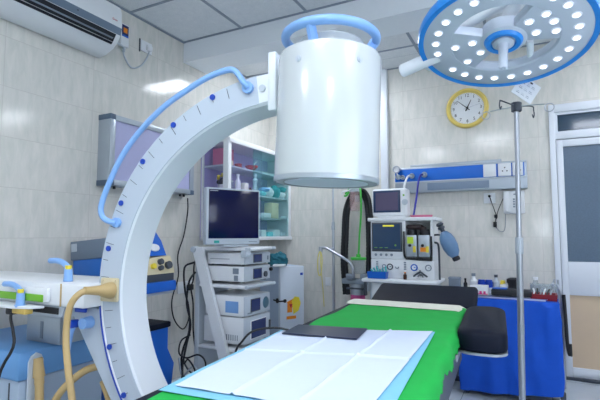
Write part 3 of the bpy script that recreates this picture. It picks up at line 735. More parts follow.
b = MB(); b.box(.106, .111, .045, .835, z0 + .04, z1 - .04); b.build('screen', m_film, vb)
for (a, d) in ((0, z0), (.0, z1), (.88, z0), (.88, z1)):
    k = MB(); k.box(-.001, .126, a - .003 if a == 0 else a - .042, a + .045 if a == 0 else a + .003, d - .003 if d == z0 else d - .036, d + .036 if d == z0 else d + .003, .004); k.build('corner_cap', mat('slate corner', (86, 104, 126), .4), vb)
for yy in (.05, .10, .78, .83):
    k = MB(); k.cyl((.06, yy, z0), (.06, yy, z0 - .02), .010, n=10); k.build('switch', m_black, vb)
b = MB(); b.tube([(XL + .05, 3.035, 1.52), (XL + .03, 3.06, 1.40), (XL + .02, 3.03, 1.20), (XL + .02, 2.96, 1.03), (XL + .02, 2.97, .85), (XL + .02, 2.90, .66), (XL + .02, 2.93, .50), (XL + .03, 3.03, .40), (XL + .03, 3.10, .48), (XL + .02, 3.10, .62)], .0055, n=8, sub=6)
single('view_box_cable', b, m_black, 'black cable running down the wall from the corner of the view box', 'cable')
s2 = thing('wall_socket', 'double white wall socket low on the left wall behind the monitor trolley', 'socket', (XL, 0, 0))
b = MB(); b.box(0, .012, 2.98, 3.16, .70, .80, .004); b.build('plate', m_white, s2)
b = MB(); b.box(.012, .05, 3.08, 3.14, .72, .77, .008); b.tube([(.04, 3.11, .75), (.05, 3.13, .82), (.04, 3.15, .95), (.05, 3.20, 1.0), (.10, 3.22, .98)], .007, n=8, sub=5); b.tube([(.04, 3.11, .73), (.05, 3.13, .6), (.06, 3.13, .35), (.10, 3.15, .15), (.2, 3.2, .05)], .007, n=8, sub=5); b.build('black_plug', m_black, s2)
b = MB(); b.box(-1.975, -1.915, YB - .012, YB, .66, .75, .004)
single('wall_socket', b, m_white, 'white wall socket low on the back wall left of the silver drip stand', 'socket')
# ------------------------------------------------------------------ monitor trolley (front faces +x)
tr = thing('equipment_trolley', 'tall white four shelf equipment trolley with slanted posts along the left wall', 'equipment trolley', (-2.0, 2.84, 0))
# local: x -0.20..0.20 (front +), y -.24..+.22
def shelf(z, x0=-.17, x1=.235, nm='shelf'):
    k = MB(); k.box(x0, x1, -.215, .165, z - .022, z, .006); o = k.build(nm, m_white, tr)
    e = MB(); e.cyl((x1 + .006, -.215, z - .011), (x1 + .006, .172, z - .011), .012, n=12); e.build('shelf_edge', m_lgrey, o); return o
for z in (1.112, .848, .412, .16): shelf(z)
for sy, nm in ((-1, 'near'), (1, 'far')):
    y = -.245 if sy < 0 else .165
    b = MB(); b.ribbon([[(xc - .042, y, z), (xc + .042, y, z), (xc + .042, y + .03, z), (xc - .042, y + .03, z)] for xc, z in ((-.165, 1.112), (-.160, 1.06), (.155, .12), (.16, .06))], smooth=False)
    po = b.build('slanted_post', m_white, tr)
    k = MB(); k.cyl((-.20, y - .012, 1.095), (-.20, y + .04, 1.095), .022, n=14); k.build('post_knob', m_lgrey, po)
b = MB(); b.box(-.22, -.18, -.20, .16, .06, 1.10, .008); b.build('rear_column', m_lgrey, tr)
b = MB(); b.box(-.24, .26, -.26, -.20, .05, .09, .01); b.box(-.24, .26, .14, .20, .05, .09, .01); b.build('base_rail', m_white, tr)
for cx in (-.2, .22):
    for cy in (-.23, .17):
        b = MB(); b.cyl((cx - .012, cy, .028), (cx + .012, cy, .028), .028, n=16); b.build('caster', m_black, tr)
b = MB(); b.box(.225, .275, -.265, -.20, 1.045, 1.092, .008)
for yy in (-.25, -.215): b.cyl((.275, yy, 1.065), (.283, yy, 1.065), .006, n=10)
b.build('control_bracket', m_lgrey, tr)
b = MB(); b.cyl((.25, -.18, 1.098), (.25, .10, 1.104), .012, n=14); b.build('handle_bar', m_white, tr)
# monitor, angled towards the room
d_ = Vector((.19, .38, 0)).normalized()
mon = thing('video_monitor', 'large white framed video monitor with a dark screen on top of the slanted trolley', 'monitor', (-1.905, 2.665, 1.118), math.atan2(d_.y, d_.x))
b = MB(); b.box(-.215, .215, -.02, .035, .015, .415, .008); b.box(-.15, .15, .035, .075, .06, .36, .02); b.box(-.10, .10, -.06, .09, 0, .014, .004); b.box(-.04, .04, 0, .03, .01, .03); b.build('housing', m_lgrey, mon)
b = MB(); b.box(-.198, .202, -.0225, -.02, .058, .402, .001); b.build('screen', m_screen, mon)
b = MB(); b.box(-.155, -.115, -.0225, -.02, .026, .044); b.build('label', mat('teal label', (30, 160, 150), .5), mon)
b = MB(); b.box(-.19, -.13, -.0232, -.0225, .390, .394); b.build('screen_mark', m_lgrey, mon)
b = MB(); b.box(.12, .19, -.0225, -.02, .030, .036); b.build('buttons', m_grey, mon)
# stacked devices: local origin at near-front bottom corner; x to the back negative
def device(name, label, z, h, y0, wy, xf, depth, screen, extras, group='instruments stacked on the equipment trolley'):
    t = thing(name, label, 'medical device', (xf, y0, z), 0, group)
    k = MB(); k.box(-depth, -.006, 0, wy, .006, h, .006); k.build('casing', m_white, t)
    k = MB(); k.box(-.008, .0, .002, wy - .002, .008, h - .002, .002); f = k.build('front_panel', m_lgrey, t)
    for (fx, fy) in ((-.03, .03), (-.03, wy - .03), (-depth + .03, .03), (-depth + .03, wy - .03)):
        q = MB(); q.cyl((fx, fy, 0), (fx, fy, .007), .010, n=8); q.build('foot', m_black, t)
    a0, a1, c0, c1 = screen
    q = MB(); q.box(0, .004, a0 - .008, a1 + .008, c0 - .006, c1 + .006, .002); q.build('screen_bezel', m_white if name == 'light_source' else m_dgrey, f)
    q = MB(); q.box(.004, .0055, a0, a1, c0, c1); q.build('screen', m_screen2, f)
    extras(f, h, wy)
    return t
def ex1(f, h, w_):
    q = MB(); q.box(0, .004, .30, .315, .03, .06); q.build('badge', m_grey, f)
def ex2(f, h, w_):
    q = MB(); q.cyl((0, .27, .045), (.012, .27, .045), .021, n=20); q.build('port', m_dgrey, f)
    q = MB(); q.cyl((0, .34, .075), (.02, .34, .078), .013, n=12); q.build('knob', m_black, f)
def ex3(f, h, w_):
    q = MB(); q.lathe([(0, .006), (.026, .006), (.040, .003), (.043, 0)], (0, .285, .075), (1, 0, 0), 28); o = q.build('dial', mat('slate dial', (72, 110, 130), .35), f)
    q = MB(); q.box(0, .002, .04, .10, .02, .03); q.build('marks', m_grey, f)
def ex4(f, h, w_):
    q = MB(); q.box(0, .012, .325, .34, .06, .13, .003); q.build('latch', m_dgrey, f)
d1 = device('camera_control_unit', 'slim white instrument with a small blue screen, topmost in the trolley stack', .985, .088, 2.645, .345, -1.785, .33, (.115, .215, .022, .072), ex1)
d2 = device('insufflator', 'white instrument with blue screen and round port on the trolley shelf, second from top', .865, .112, 2.645, .345, -1.785, .33, (.115, .215, .025, .088), ex2)
d3 = device('shock_wave_unit', 'white instrument with a round slate dial, third from the top of the trolley', .624, .146, 2.645, .345, -1.785, .34, (.085, .195, .035, .115), ex3)
d4 = device('light_source', 'tallest white instrument with a framed screen at the bottom of the trolley stack', .434, .188, 2.645, .345, -1.785, .35, (.085, .28, .035, .155), ex4)
b = MB(); b.box(-.16, -.05, -.002, 0, .03, .11); b.build('blue_side_label', mat('pale blue label', (120, 164, 216), .5), d3)
b = MB(); [b.box(-.15 + i * .018, -.142 + i * .018, -.002, 0, .03, .07) for i in range(6)]; b.build('side_vents', m_grey, d4)
b = MB(); b.box(-.10, -.05, -.002, 0, .06, .10); b.box(-.09, -.055, -.002, 0, .012, .05); b.build('side_labels', m_grey, d2)
b = MB(); b.box(-.30, -.13, -.002, 0, .042, .046); b.build('side_groove', m_grey, d1)
# cables behind / under the trolley
cab_pts = [
 [(-2.20, 2.60, 1.0), (-2.27, 2.58, .96), (-2.28, 2.60, .80), (-2.24, 2.60, .66), (-2.25, 2.62, .50), (-2.30, 2.6, .30), (-2.2, 2.55, .02)],
 [(-2.20, 2.62, .93), (-2.24, 2.60, .86), (-2.26, 2.6, .7), (-2.22, 2.6, .55), (-2.24, 2.58, .40), (-2.2, 2.5, .25), (-2.1, 2.45, .1), (-2.0, 2.5, .02)],
 [(-2.22, 2.60, .48), (-2.27, 2.56, .44), (-2.26, 2.53, .36), (-2.18, 2.52, .34), (-2.08, 2.53, .37), (-2.02, 2.53, .30), (-2.05, 2.5, .1)],
 [(-2.25, 2.58, .40), (-2.22, 2.54, .30), (-2.12, 2.52, .24), (-2.0, 2.54, .28), (-1.93, 2.54, .33), (-1.88, 2.52, .25), (-1.9, 2.5, .05)],
 [(-2.28, 2.55, .32), (-2.20, 2.50, .22), (-2.10, 2.50, .30), (-2.02, 2.50, .22), (-1.95, 2.50, .31), (-1.86, 2.5, .30), (-1.84, 2.5, .1)],
 [(-2.20, 2.52, .30), (-2.14, 2.49, .34), (-2.07, 2.48, .27), (-2.12, 2.48, .20), (-2.20, 2.5, .22), (-2.22, 2.5, .06)]]
for i, P in enumerate(cab_pts):
    b = MB(); b.tube(P, .0075 if i < 2 else .006, n=7, sub=5)
    single('trolley_cable', b, [m_black, m_black, m_black, m_dgrey, m_lgrey, m_black][i], ['outer black cable hanging down the left side of the monitor trolley', 'inner black cable hanging beside the slanted trolley post', 'black cable bulging out beside the bottom shelf of the trolley', 'dark grey cable sagging across the foot of the slanted post', 'pale grey cable tangled under the bottom trolley shelf', 'small black cable coil on the left of the tangle under the trolley'][i], 'cable', group='cables around the monitor trolley')
# fridge
fr_d = Vector((.5, .866, 0))
FZ = .892
fg = thing('small_refrigerator', 'small pale grey refrigerator with an orange sticker in the corner behind the trolley', 'refrigerator', (-2.18, 3.845, 0), R(60))
# local x along door face, local -y is outwards (front), body extends +y
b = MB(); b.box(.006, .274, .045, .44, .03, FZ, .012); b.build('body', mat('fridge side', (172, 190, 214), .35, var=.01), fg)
b = MB(); b.box(.0, .28, .0, .042, .06, FZ, .012); fd = b.build('door', mat('fridge door', (206, 216, 228), .3, var=.01), fg)
b = MB(); b.box(.23, .26, -.002, 0, .80, .825); b.build('badge', m_dblue, fd)
b = MB(); b.T = Matrix.Translation((-.02, 0, -.075)); b.use(m_orange); b.box(.10, .155, -.0015, 0, .52, .62); b.prism([(.09, .62), (.19, .66), (.165, .56)], 'y', -.0022, -.001); b.use(m_yellow); b.prism([(.15, .63), (.185, .67), (.235, .66), (.255, .60), (.23, .53), (.17, .50)], 'y', -.0026, -.0012)
b.use(m_orange); b.box(.09, .20, -.003, -.002, .455, .485); b.use(m_red); b.prism([(.12, .60), (.16, .60), (.14, .56)], 'y', -.0035, -.002); b.build('sticker', None, fd)
b = MB(); b.use(m_black); b.cyl((.05, -.008, .56), (.05, .0, .56), .018, n=14); b.box(-.006, .05, -.008, .0, .553, .567); b.cyl((-.008, .05, .56), (.002, .05, .56), .024, n=14); b.box(-.010, -.002, -.005, .12, .553, .567); b.build('strap_latch', None, fg)
for fx in (.04, .24):
    for fy in (.06, .40):
        b = MB(); b.cyl((fx, fy, 0), (fx, fy, .03), .015, n=10); b.build('foot', m_black, fg)
def lump(name, m, label, cat, c, sz, seed, amp=.25, n=18):
    k = MB(); t = bmesh.new(); bmesh.ops.create_icosphere(t, subdivisions=4, radius=1)
    for v in t.verts:
        p = v.co.copy(); f = 1 + amp * noise.noise(p * 1.6 + Vector((seed, 0, 0))) + amp * .5 * noise.noise(p * 4 + Vector((0, seed, 0)))
        p = Vector((p.x * f, p.y * f, max(-.72, p.z * f))); v.co = (p.x * sz[0], p.y * sz[1], (p.z + .72) * sz[2])
    k._add(t, True); return single(name, k, m, label, cat, c)
lump('folded_cloth', m_teal, 'crumpled dark teal cloth lying on top of the refrigerator', 'cloth', (-2.265, 3.95, FZ), (.10, .10, .075), 3.1, .35)
b = MB(); b.box(-.06, .06, -.05, .05, 0, .022, .008); single('folded_paper', b, m_white, 'white folded paper under the teal cloth on the refrigerator', 'paper', (-2.20, 3.86, FZ + .001), .4)

# ------------------------------------------------------------------ glass wall cabinet
CX0, CX1, CY0, CY1, CZ0, CZ1 = XL, -2.39, 3.265, 4.455, 1.15, 2.085
gc = thing('glass_wall_cabinet', 'white framed wall cabinet with lavender back and sliding teal glass on the left wall', 'cabinet', (CX0, CY0, CZ0))
W_c, D_c, H_c = CX1 - CX0, CY1 - CY0, CZ1 - CZ0
b = MB(); b.box(0, .008, 0, D_c, 0, H_c); b.build('back_panel', m_lavender, gc)
b = MB(); b.box(0, W_c, 0, D_c, 0, .03, .003); b.box(0, W_c, 0, D_c, H_c - .04, H_c, .003); b.box(.008, W_c, D_c - .02, D_c, 0, H_c)
b.box(W_c - .06, W_c, 0, .05, 0, H_c, .004); b.box(W_c - .03, W_c, D_c - .05, D_c, 0, H_c, .003); b.box(0, .025, 0, .025, 0, H_c, .003); b.box(W_c, W_c + .012, 0, D_c, -.002, .035, .003); b.box(W_c, W_c + .012, 0, D_c, H_c - .045, H_c, .003)
b.build('frame', m_white, gc)
SHZ = (1.375, 1.60, 1.84)
for z in SHZ: b = MB(); b.box(.01, W_c - .035, .01, D_c - .02, z - CZ0 - .014, z - CZ0, .002); b.build('shelf', m_lgrey, gc)
b = MB(); b.box(.025, W_c - .06, .006, .010, .03, H_c - .04); b.build('side_glass', m_cabglass, gc)
b = MB(); b.box(W_c - .022, W_c - .018, .05, .60, .03, H_c - .04); b.build('sliding_glass', m_cabglass, gc)
b = MB(); b.box(W_c - .012, W_c - .008, .42, D_c - .03, .03, H_c - .04); b.build('teal_sliding_glass', m_tealglass, gc)
def cyl_item(nm, m, lab, cat, x, y, z, r, h, neck=None, capm=None, grp=None):
    k = MB()
    prof = [(0, 0), (r * .95, 0), (r, .004), (r, h * .72), (r * .5, h * .84), (r * .45, h), (0, h)] if neck else [(0, 0), (r * .95, 0), (r, .004), (r, h - .003), (r * .95, h), (0, h)]
    if capm:
        t = thing(nm, lab, cat, (x, y, z), 0, grp); k.lathe(prof, n=18); k.build('body', m, t)
        q = MB(); q.cyl((0, 0, h), (0, 0, h + h * .16), r * (.55 if neck else .9), n=14); q.build('cap', capm, t); return t
    k.lathe(prof, n=18); return single(nm, k, m, lab, cat, (x, y, z), 0, grp)
def box_item(nm, m, lab, cat, x, y, z, sx, sy, sz, rz=0, bev=.004, grp=None):
    k = MB(); k.box(-sx / 2, sx / 2, -sy / 2, sy / 2, 0, sz, bev); return single(nm, k, m, lab, cat, (x, y, z + .001), rz, grp)
box_item('pink_box', m_pink, 'pink cardboard box on the top shelf at the near end of the glass cabinet', 'box', -2.57, 3.43, 1.84, .15, .13, .17)
box_item('stationery_box', m_cream, 'small cream box beside the pink box on the top cabinet shelf', 'box', -2.47, 3.40, 1.84, .04, .05, .05)
t = thing('flower_pot', 'small white flower pot with yellow flowers seen through the side glass of the cabinet', 'flower pot', (-2.56, 3.40, 1.601))
b = MB(); b.lathe([(0, 0), (.030, 0), (.042, .07), (.038, .07), (.034, .06), (0, .06)], n=20); b.build('pot', m_white, t)
b = MB(); [b.ball((.03 * math.cos(k * 1.26), .03 * math.sin(k * 1.26), .085 + .008 * (k % 2)), .02) for k in range(5)]; b.ball((0, 0, .105), .028); b.build('leaves', mat('dark leaves', (36, 44, 28), .8), t)
b = MB(); [b.ball((.038 * math.cos(k * 1.1), .038 * math.sin(k * 1.1), .13 + .015 * (k % 3)), .016) for k in range(6)]; b.build('flowers', m_yellow, t)
cyl_item('glass_jar', m_clear, 'clear glass jar beside the flower pot in the cabinet', 'jar', -2.47, 3.41, 1.601, .03, .09, capm=m_lgrey)
cyl_item('white_bottle', m_white, 'white bottle directly right of the near cabinet post', 'bottle', -2.45, 3.50, 1.601, .028, .15, neck=1, capm=m_white)
box_item('figurine_box', m_cloth, 'small pale carton between the white bottle and the tall figurine', 'box', -2.46, 3.62, 1.601, .06, .07, .10)
cyl_item('small_amber_bottle', m_brown, 'small amber bottle before the pale carton in the cabinet', 'bottle', -2.42, 3.665, 1.601, .016, .06, neck=1)
t = thing('white_figurine', 'tall narrow white statuette reaching almost to the shelf above', 'figurine', (-2.45, 3.80, 1.601))
b = MB(); b.lathe([(0, 0), (.036, 0), (.036, .012), (.022, .03), (.026, .07), (.018, .11), (.028, .145), (.015, .165), (.012, .172), (.02, .19), (.016, .212), (0, .218)], n=20); b.build('body', m_white, t)
t = thing('red_bowl', 'dark red bowl on the top shelf behind the front glass of the cabinet', 'bowl', (-2.46, 3.75, 1.841))
b = MB(); b.lathe([(0, 0), (.03, 0), (.062, .03), (.066, .045), (.058, .045), (.03, .012), (0, .01)], n=24); b.build('bowl', m_red, t)
b = MB(); b.tube([(0, .02, .02), (0, .06, .08), (.01, .085, .10)], .005, n=6, sub=3); b.build('spoon', m_white, t)
cyl_item('dark_brown_pot', m_dred, 'low dark red pot on the top cabinet shelf just right of the near post', 'pot', -2.46, 3.52, 1.841, .035, .035)
b = MB(); b.tube([(0, -.08, .006), (0, .12, .010), (0, .3, .008)], .006, n=6, sub=2); single('long_tweezers', b, m_steel, 'long thin steel instrument lying on the top cabinet shelf beside the red bowl', 'instrument', (-2.44, 3.92, 1.841))
mteal = mat('teal pack', (22, 140, 148), .6, var=.2); mltl = mat('light teal pack', (120, 206, 216), .6, var=.1)
packs = [(3.93, 1.601, .13, .05, mltl), (4.08, 1.601, .12, .10, m_white), (4.22, 1.601, .12, .13, mteal), (4.34, 1.601, .08, .07, m_white), (4.0, 1.652, .10, .045, m_lblue), (4.36, 1.672, .06, .06, mteal)]
plabs = ['light teal flat pack at the left end of the packs on the third cabinet shelf', 'white pack stacked between teal packs on the third cabinet shelf', 'tall dark teal pack behind teal glass on the third cabinet shelf', 'white pack at the far end of the third cabinet shelf', 'light blue pack lying on top of the light teal flat pack', 'small dark teal pack lying on the white pack at the far shelf end']
for (y, z, sy, sz, m), lb in zip(packs, plabs): lump('wrapped_pack', m, lb, 'wrapped pack', (-2.47, y, z), (.07, sy * .45, sz * .6), y * 7, .12)['group'] = 'wrapped packs in the glass cabinet'
box_item('cream_carton', m_cream, 'cream carton standing on the second shelf from the bottom of the cabinet', 'carton', -2.47, 4.16, 1.376, .10, .14, .165)
box_item('low_white_box', m_white, 'low white box left of the cream carton in the cabinet', 'box', -2.47, 4.0, 1.376, .10, .14, .05)
box_item('grey_tray', m_lgrey, 'flat grey tray right of the cream carton in the cabinet', 'tray', -2.47, 4.33, 1.376, .12, .12, .03)
for i, (y, s_) in enumerate(((3.92, .07), (4.06, .05), (4.20, .075), (4.33, .055))):
    box_item('bottom_carton', [m_white, mltl, m_white, m_lgrey][i], ['tall white carton on the bottom cabinet shelf right of the monitor', 'low light teal carton on the bottom cabinet shelf', 'white carton in the middle of the bottom cabinet shelf', 'grey carton at the far end of the bottom cabinet shelf'][i], 'carton', -2.47, y, CZ0 + .031, .10, .11, s_, grp='cartons on the bottom cabinet shelf')

# ------------------------------------------------------------------ left rear instruments behind the arm
lc = thing('instrument_cart', 'dark topped bright blue instrument cart seen through the curve of the white arm', 'cart', (-2.41, 2.22, 0))
b = MB(); b.prism([(-.17, .10), (.18, .10), (.21, .33), (.15, .42), (.15, .565), (-.17, .565)], 'y', -.16, .20, .012); b.build('blue_body', m_blue, lc)
b = MB(); b.box(-.18, .165, -.17, .21, .565, .605, .012); b.build('dark_top', m_vinyl, lc)
b = MB(); b.cyl((.185, -.03, .30), (.215, -.03, .30), .028, n=16); b.cyl((.16, -.03, .22), (.21, -.03, .22), .020, n=16); b.build('knobs', m_lgrey, lc)
b = MB(); b.box(-.17, -.06, .10, .20, .60, .80, .004); b.build('riser', m_grey, lc)
b = MB(); b.box(-.20, .18, -.15, .20, .80, .822, .004); b.build('upper_shelf', m_lgrey, lc)
for cx in (-.13, .13):
    for cy in (-.12, .16): b = MB(); b.cyl((cx - .012, cy, .03), (cx + .012, cy, .03), .03, n=14); b.cyl((cx, cy, .03), (cx, cy, .11), .01, n=8); b.build('caster', m_black, lc)
lb_ = thing('blue_instrument', 'bright blue flat instrument at the bottom of the stack seen through the arm', 'medical device', (-2.37, 2.22, .824))
b = MB(); b.box(-.17, .19, -.15, .18, 0, .068, .008); b.build('casing', m_blue, lb_)
b = MB(); b.box(.03, .09, -.152, -.15, .012, .045); b.build('label', m_white, lb_)
eu = thing('electrosurgical_unit', 'cream sloped instrument with dark knobs stacked on the bright blue one', 'medical device', (-2.375, 2.22, .893))
b = MB(); b.prism([(-.15, 0), (.18, 0), (.18, .05), (-.15, .05)], 'y', -.16, .17, .004); b.build('dark_base', m_dgrey, eu)
b = MB(); b.ribbon([[(-.16, -.16, .05), (.185, -.16, .05), (.185, .17, .05), (-.16, .17, .05)], [(-.16, -.155, .07), (.18, -.155, .07), (.18, .17, .07), (-.16, .17, .07)], [(-.15, -.02, .155), (.15, -.02, .155), (.15, .16, .165), (-.15, .16, .165)]], smooth=False); b.build('casing', m_cream, eu)
for kx, kz, kr in ((.05, .125, .020), (.115, .10, .026), (.04, .085, .016)):
    b = MB(); b.cyl((.172 - (kz - .08) * .35, kx, kz), (.200 - (kz - .08) * .35, kx, kz + .008), kr, n=16); b.build('knob', m_dgrey, eu)
b = MB(); b.cyl((.165, -.02, .10), (.19, -.02, .108), .018, n=14); b.build('yellow_button', m_yellow, eu)
bb = thing('blue_speaker_unit', 'bright blue wedge shaped unit with a white oval on top of the cream instrument', 'medical device', (-2.39, 2.25, 1.06))
b = MB(); b.ribbon([[(-.14, -.10, 0), (.14, -.10, 0), (.14, .12, 0), (-.14, .12, 0)], [(-.11, -.06, .10), (.10, -.06, .10), (.10, .11, .10), (-.11, .11, .10)], [(-.06, -.02, .185), (.055, -.02, .185), (.055, .08, .185), (-.06, .08, .185)]], smooth=False); b.build('casing', m_blue, bb)
b = MB(); b.lathe([(0, .006), (.024, .006), (.028, 0)], (.118, .03, .055), (1, 0, .4), 20, sx=1, sy=1.7); b.build('white_oval', m_white, bb)
b = MB(); b.cyl((.055, .03, .165), (.075, .03, .17), .012, n=12); b.build('top_knob', m_grey, bb)
b = MB(); b.tube([(-2.26, 2.05, .95), (-2.22, 2.02, .90), (-2.16, 2.02, .84), (-2.12, 2.02, .78), (-2.13, 2.02, .72), (-2.20, 2.03, .69), (-2.26, 2.04, .67)], .0065, n=8, sub=5)
single('instrument_lead', b, m_black, 'black lead looping from the cream instrument behind the white arm', 'cable')
gm = thing('grey_instrument_case', 'grey topped instrument case with a blue front, left of the arm against the wall', 'medical device', (-2.455, 1.98, .915), 0, rot=(0, R(-5), 0))
b = MB(); b.box(-.17, .22, -.06, .14, .135, .255, .006); b.build('grey_top', mat('steel grey case', (112, 128, 146), .45), gm)
b = MB(); b.box(-.155, .21, -.055, .13, 0, .136, .006); b.build('blue_front', mat('mid blue case', (30, 104, 190), .45), gm)
b = MB(); b.box(-.155, -.105, -.063, -.06, .19, .24); b.build('label', m_lgrey, gm)
st = thing('wall_stand', 'low grey cabinet carrying the grey and blue instrument case', 'cabinet', (-2.50, 2.0, 0))
b = MB(); b.box(-.18, .0, -.06, .18, .02, .915, .006); b.build('body', m_lgrey, st)
b = MB(); b.box(-.19, .20, -.08, .19, .895, .912, .003); b.build('shelf', m_lgrey, st)
# ------------------------------------------------------------------ anaesthesia machine (faces -y)
AX, AY = -.935, 3.70
an = thing('anaesthesia_machine', 'white anaesthesia workstation with a built in dark screen and vaporisers by the back wall', 'anaesthesia machine', (AX, AY, 0))
b = MB(); b.box(-.305, .270, -.01, .26, 1.315, 1.345, .008); b.build('top_shelf', m_white, an)
b = MB(); b.box(-.28, .0, .0, .24, 1.0, 1.315, .008); b.box(-.005, .018, .0, .24, 1.0, 1.315, .003); b.box(.218, .24, .0, .24, 1.0, 1.315, .003); b.box(.016, .22, .20, .22, 1.0, 1.315); b.build('upper_body', m_white, an)
b = MB(); b.box(-.268, -.008, -.008, .0, 1.062, 1.305, .004); sc_ = b.build('screen_bezel', m_dgrey, an)
b = MB(); b.box(-.255, -.025, -.0095, -.008, 1.085, 1.292); b.build('screen', mat('dark teal lcd', (24, 48, 74), .15, emit=(34, 66, 104), es=.25), sc_)
b = MB(); b.box(-.17, -.075, -.0105, -.0095, 1.270, 1.283); b.build('yellow_status_bar', mat('yellow pixels', (220, 214, 60), .4, emit=(210, 205, 60), es=.5), sc_)
b = MB(); [b.box(-.245 + i * .045, -.22 + i * .045, -.0105, -.0095, 1.092, 1.097) for i in range(3)]; b.build('screen_text', m_lime, sc_)
b = MB(); b.cyl((-.065, -.0095, 1.115), (-.065, -.012, 1.115), .008, n=10); b.build('screen_icon', m_lime, sc_)
for i in range(4):
    b = MB(); b.cyl((-.235 + i * .045, -.005, 1.035), (-.235 + i * .045, .0, 1.035), .011, n=12); b.build('button', m_grey, an)
b = MB(); P = [(.015, 1.005), (.265, 1.005), (.265, 1.30), (.015, 1.30)]
b.tube([(.02, -.012, 1.01), (.205, -.012, 1.0), (.226, -.012, 1.02), (.226, -.012, 1.19)], .008, n=8, sub=5); b.tube([(.008, -.012, 1.23), (.008, -.012, 1.05), (.02, -.012, 1.01)], .008, n=8, sub=5); b.build('black_guard_rail', m_black, an)
for i, (vx, lm) in enumerate(((.065, mat('lime label', (190, 220, 60), .5)), (.168, m_orange))):
    b = MB(); b.box(vx - .046, vx + .046, -.012, .12, 1.022, 1.20, .008); v_ = b.build('vaporiser', m_alu, an)
    k = MB(); k.cyl((vx, .03, 1.20), (vx, .03, 1.245), .042, .036, n=20); k.build('vaporiser_dial', m_black, v_)
    k = MB(); k.box(vx - .03, vx + .02, -.014, -.012, 1.13 if i == 0 else 1.065, 1.185 if i == 0 else 1.10); k.build('colour_label', lm, v_)
    k = MB(); k.box(vx + .015, vx + .038, -.0145, -.012, 1.06, 1.11); k.build('yellow_tag', m_yellow, v_)
    k = MB(); k.cyl((vx - .01, -.012, 1.115), (vx - .01, -.022, 1.115), .012, n=12); k.build('filler_port', m_ink, v_)
b = MB(); b.box(.02, .15, .0, .10, 1.246, 1.285, .02); b.ball((.155, .02, 1.25), .03, (1, 1, .8)); b.build('brown_absorber_cap', mat('dark brown', (46, 32, 34), .5), an)
b = MB(); b.box(-.28, .245, .0, .24, .842, 1.0, .006); b.build('control_panel', m_white, an)
def dial(x, z, r, m):
    k = MB().use(m); k.torus((x, -.006, z), r, r * .22, n=24, m=6, axis=(0, -1, 0)); k.use(m_white); k.cyl((x, -.001, z), (x, -.006, z), r * .9, n=18); k.use(m); k.box(x - .002, x + .012, -.008, -.006, z - .002, z + .004); k.build('gauge', None, an)
dial(-.115, .937, .022, m_dgrey); dial(.085, .937, .024, m_blue); dial(.198, .937, .022, m_grey)
for x in (-.055, -.165):
    k = MB(); k.torus((x, -.006, .940), .014, .004, n=16, m=6, axis=(0, -1, 0), a0=PI if x > -.1 else 0, a1=2 * PI); k.build('small_dial', m_grey, an)
for x in (-.225, .01):
    k = MB(); [k.box(x - .010, x + .010, -.006, 0, .915 + j * .018, .927 + j * .018, .002) for j in range(4)]; k.build('flow_scale', m_grey, an)
k = MB(); k.T = Matrix.Translation((-.02, 0, -.022)); k.tube([(.10, -.01, .888), (.13, -.02, .91), (.155, -.02, .925), (.18, -.02, .91), (.21, -.01, .888)], .007, n=8, sub=3); k.tube([(.135, -.015, .885), (.15, -.02, .905), (.165, -.02, .905), (.178, -.015, .885)], .005, n=6, sub=3); k.cyl((.155, -.02, .92), (.155, -.02, .94), .007, n=8); k.build('flow_knobs', m_dgrey, an)
b = MB(); b.box(-.335, .285, -.10, .26, .813, .842, .012); b.build('worktop', m_white, an)
b = MB(); b.box(-.29, .245, .0, .26, .12, .813, .008); b.build('lower_body', m_lgrey, an)
for z0_, z1_ in ((.61, .80), (.40, .60), (.16, .39)):
    b = MB(); b.box(-.27, .23, -.012, .0, z0_, z1_, .006); dr = b.build('drawer', m_white, an)
    k = MB(); k.cyl((-.12, -.02, (z0_ + z1_) / 2), (-.12, -.012, (z0_ + z1_) / 2), .016, n=14); k.build('drawer_lock', m_ink, dr)
b = MB(); b.box(-.30, -.29, .02, .24, .60, .80, .003); b.build('side_rail', m_grey, an)
for cx in (-.25, .21):
    for cy in (.04, .22): b = MB(); b.cyl((cx - .015, cy, .045), (cx + .015, cy, .045), .045, n=16); b.cyl((cx, cy, .05), (cx, cy, .13), .012, n=8); b.build('caster', m_dgrey, an)
b = MB(); b.tube([(.24, .05, 1.20), (.29, .03, 1.20), (.325, .0, 1.17), (.335, -.02, 1.17)], .007, n=8, sub=4); b.tube([(.24, .05, 1.14), (.275, .02, 1.12), (.28, .02, .98), (.28, .02, .845)], .008, n=8, sub=4); b.build('side_bracket', m_dgrey, an)
# patient monitor on top
pm = thing('patient_monitor', 'small white rounded patient monitor with a dark screen on top of the anaesthesia machine', 'monitor', (AX - .118, 3.80, 1.347))
b = MB(); b.box(-.165, .135, -.045, .10, .012, .25, .022, 4); b.box(-.12, .12, -.04, .08, 0, .015, .004); b.build('housing', m_white, pm)
b = MB(); b.box(-.152, .085, -.048, -.044, .045, .232, .004); pb = b.build('bezel', mat('deep blue bezel', (26, 52, 92), .3), pm)
b = MB(); b.box(-.130, .064, -.0495, -.048, .062, .215); b.build('screen', mat('violet grey lcd', (70, 66, 92), .15, emit=(70, 64, 96), es=.3), pb)
b = MB(); b.cyl((.122, -.045, .13), (.122, -.062, .13), .026, .022, n=20); b.build('dial', m_lgrey, pm)
b = MB(); b.box(.105, .12, -.047, -.045, .18, .195); b.build('green_light', m_lime, pm)
b = MB(); b.lathe([(0, 0), (.075, 0), (.085, .022), (.078, .022), (.07, .006), (0, .006)], n=28, sx=1.15, sy=.6)
pk = single('pink_kidney_dish', b, m_pink, 'pink dish lying on the right of the anaesthesia machine top beneath the dark blue hose', 'dish', (AX + .115, 3.86, 1.346))
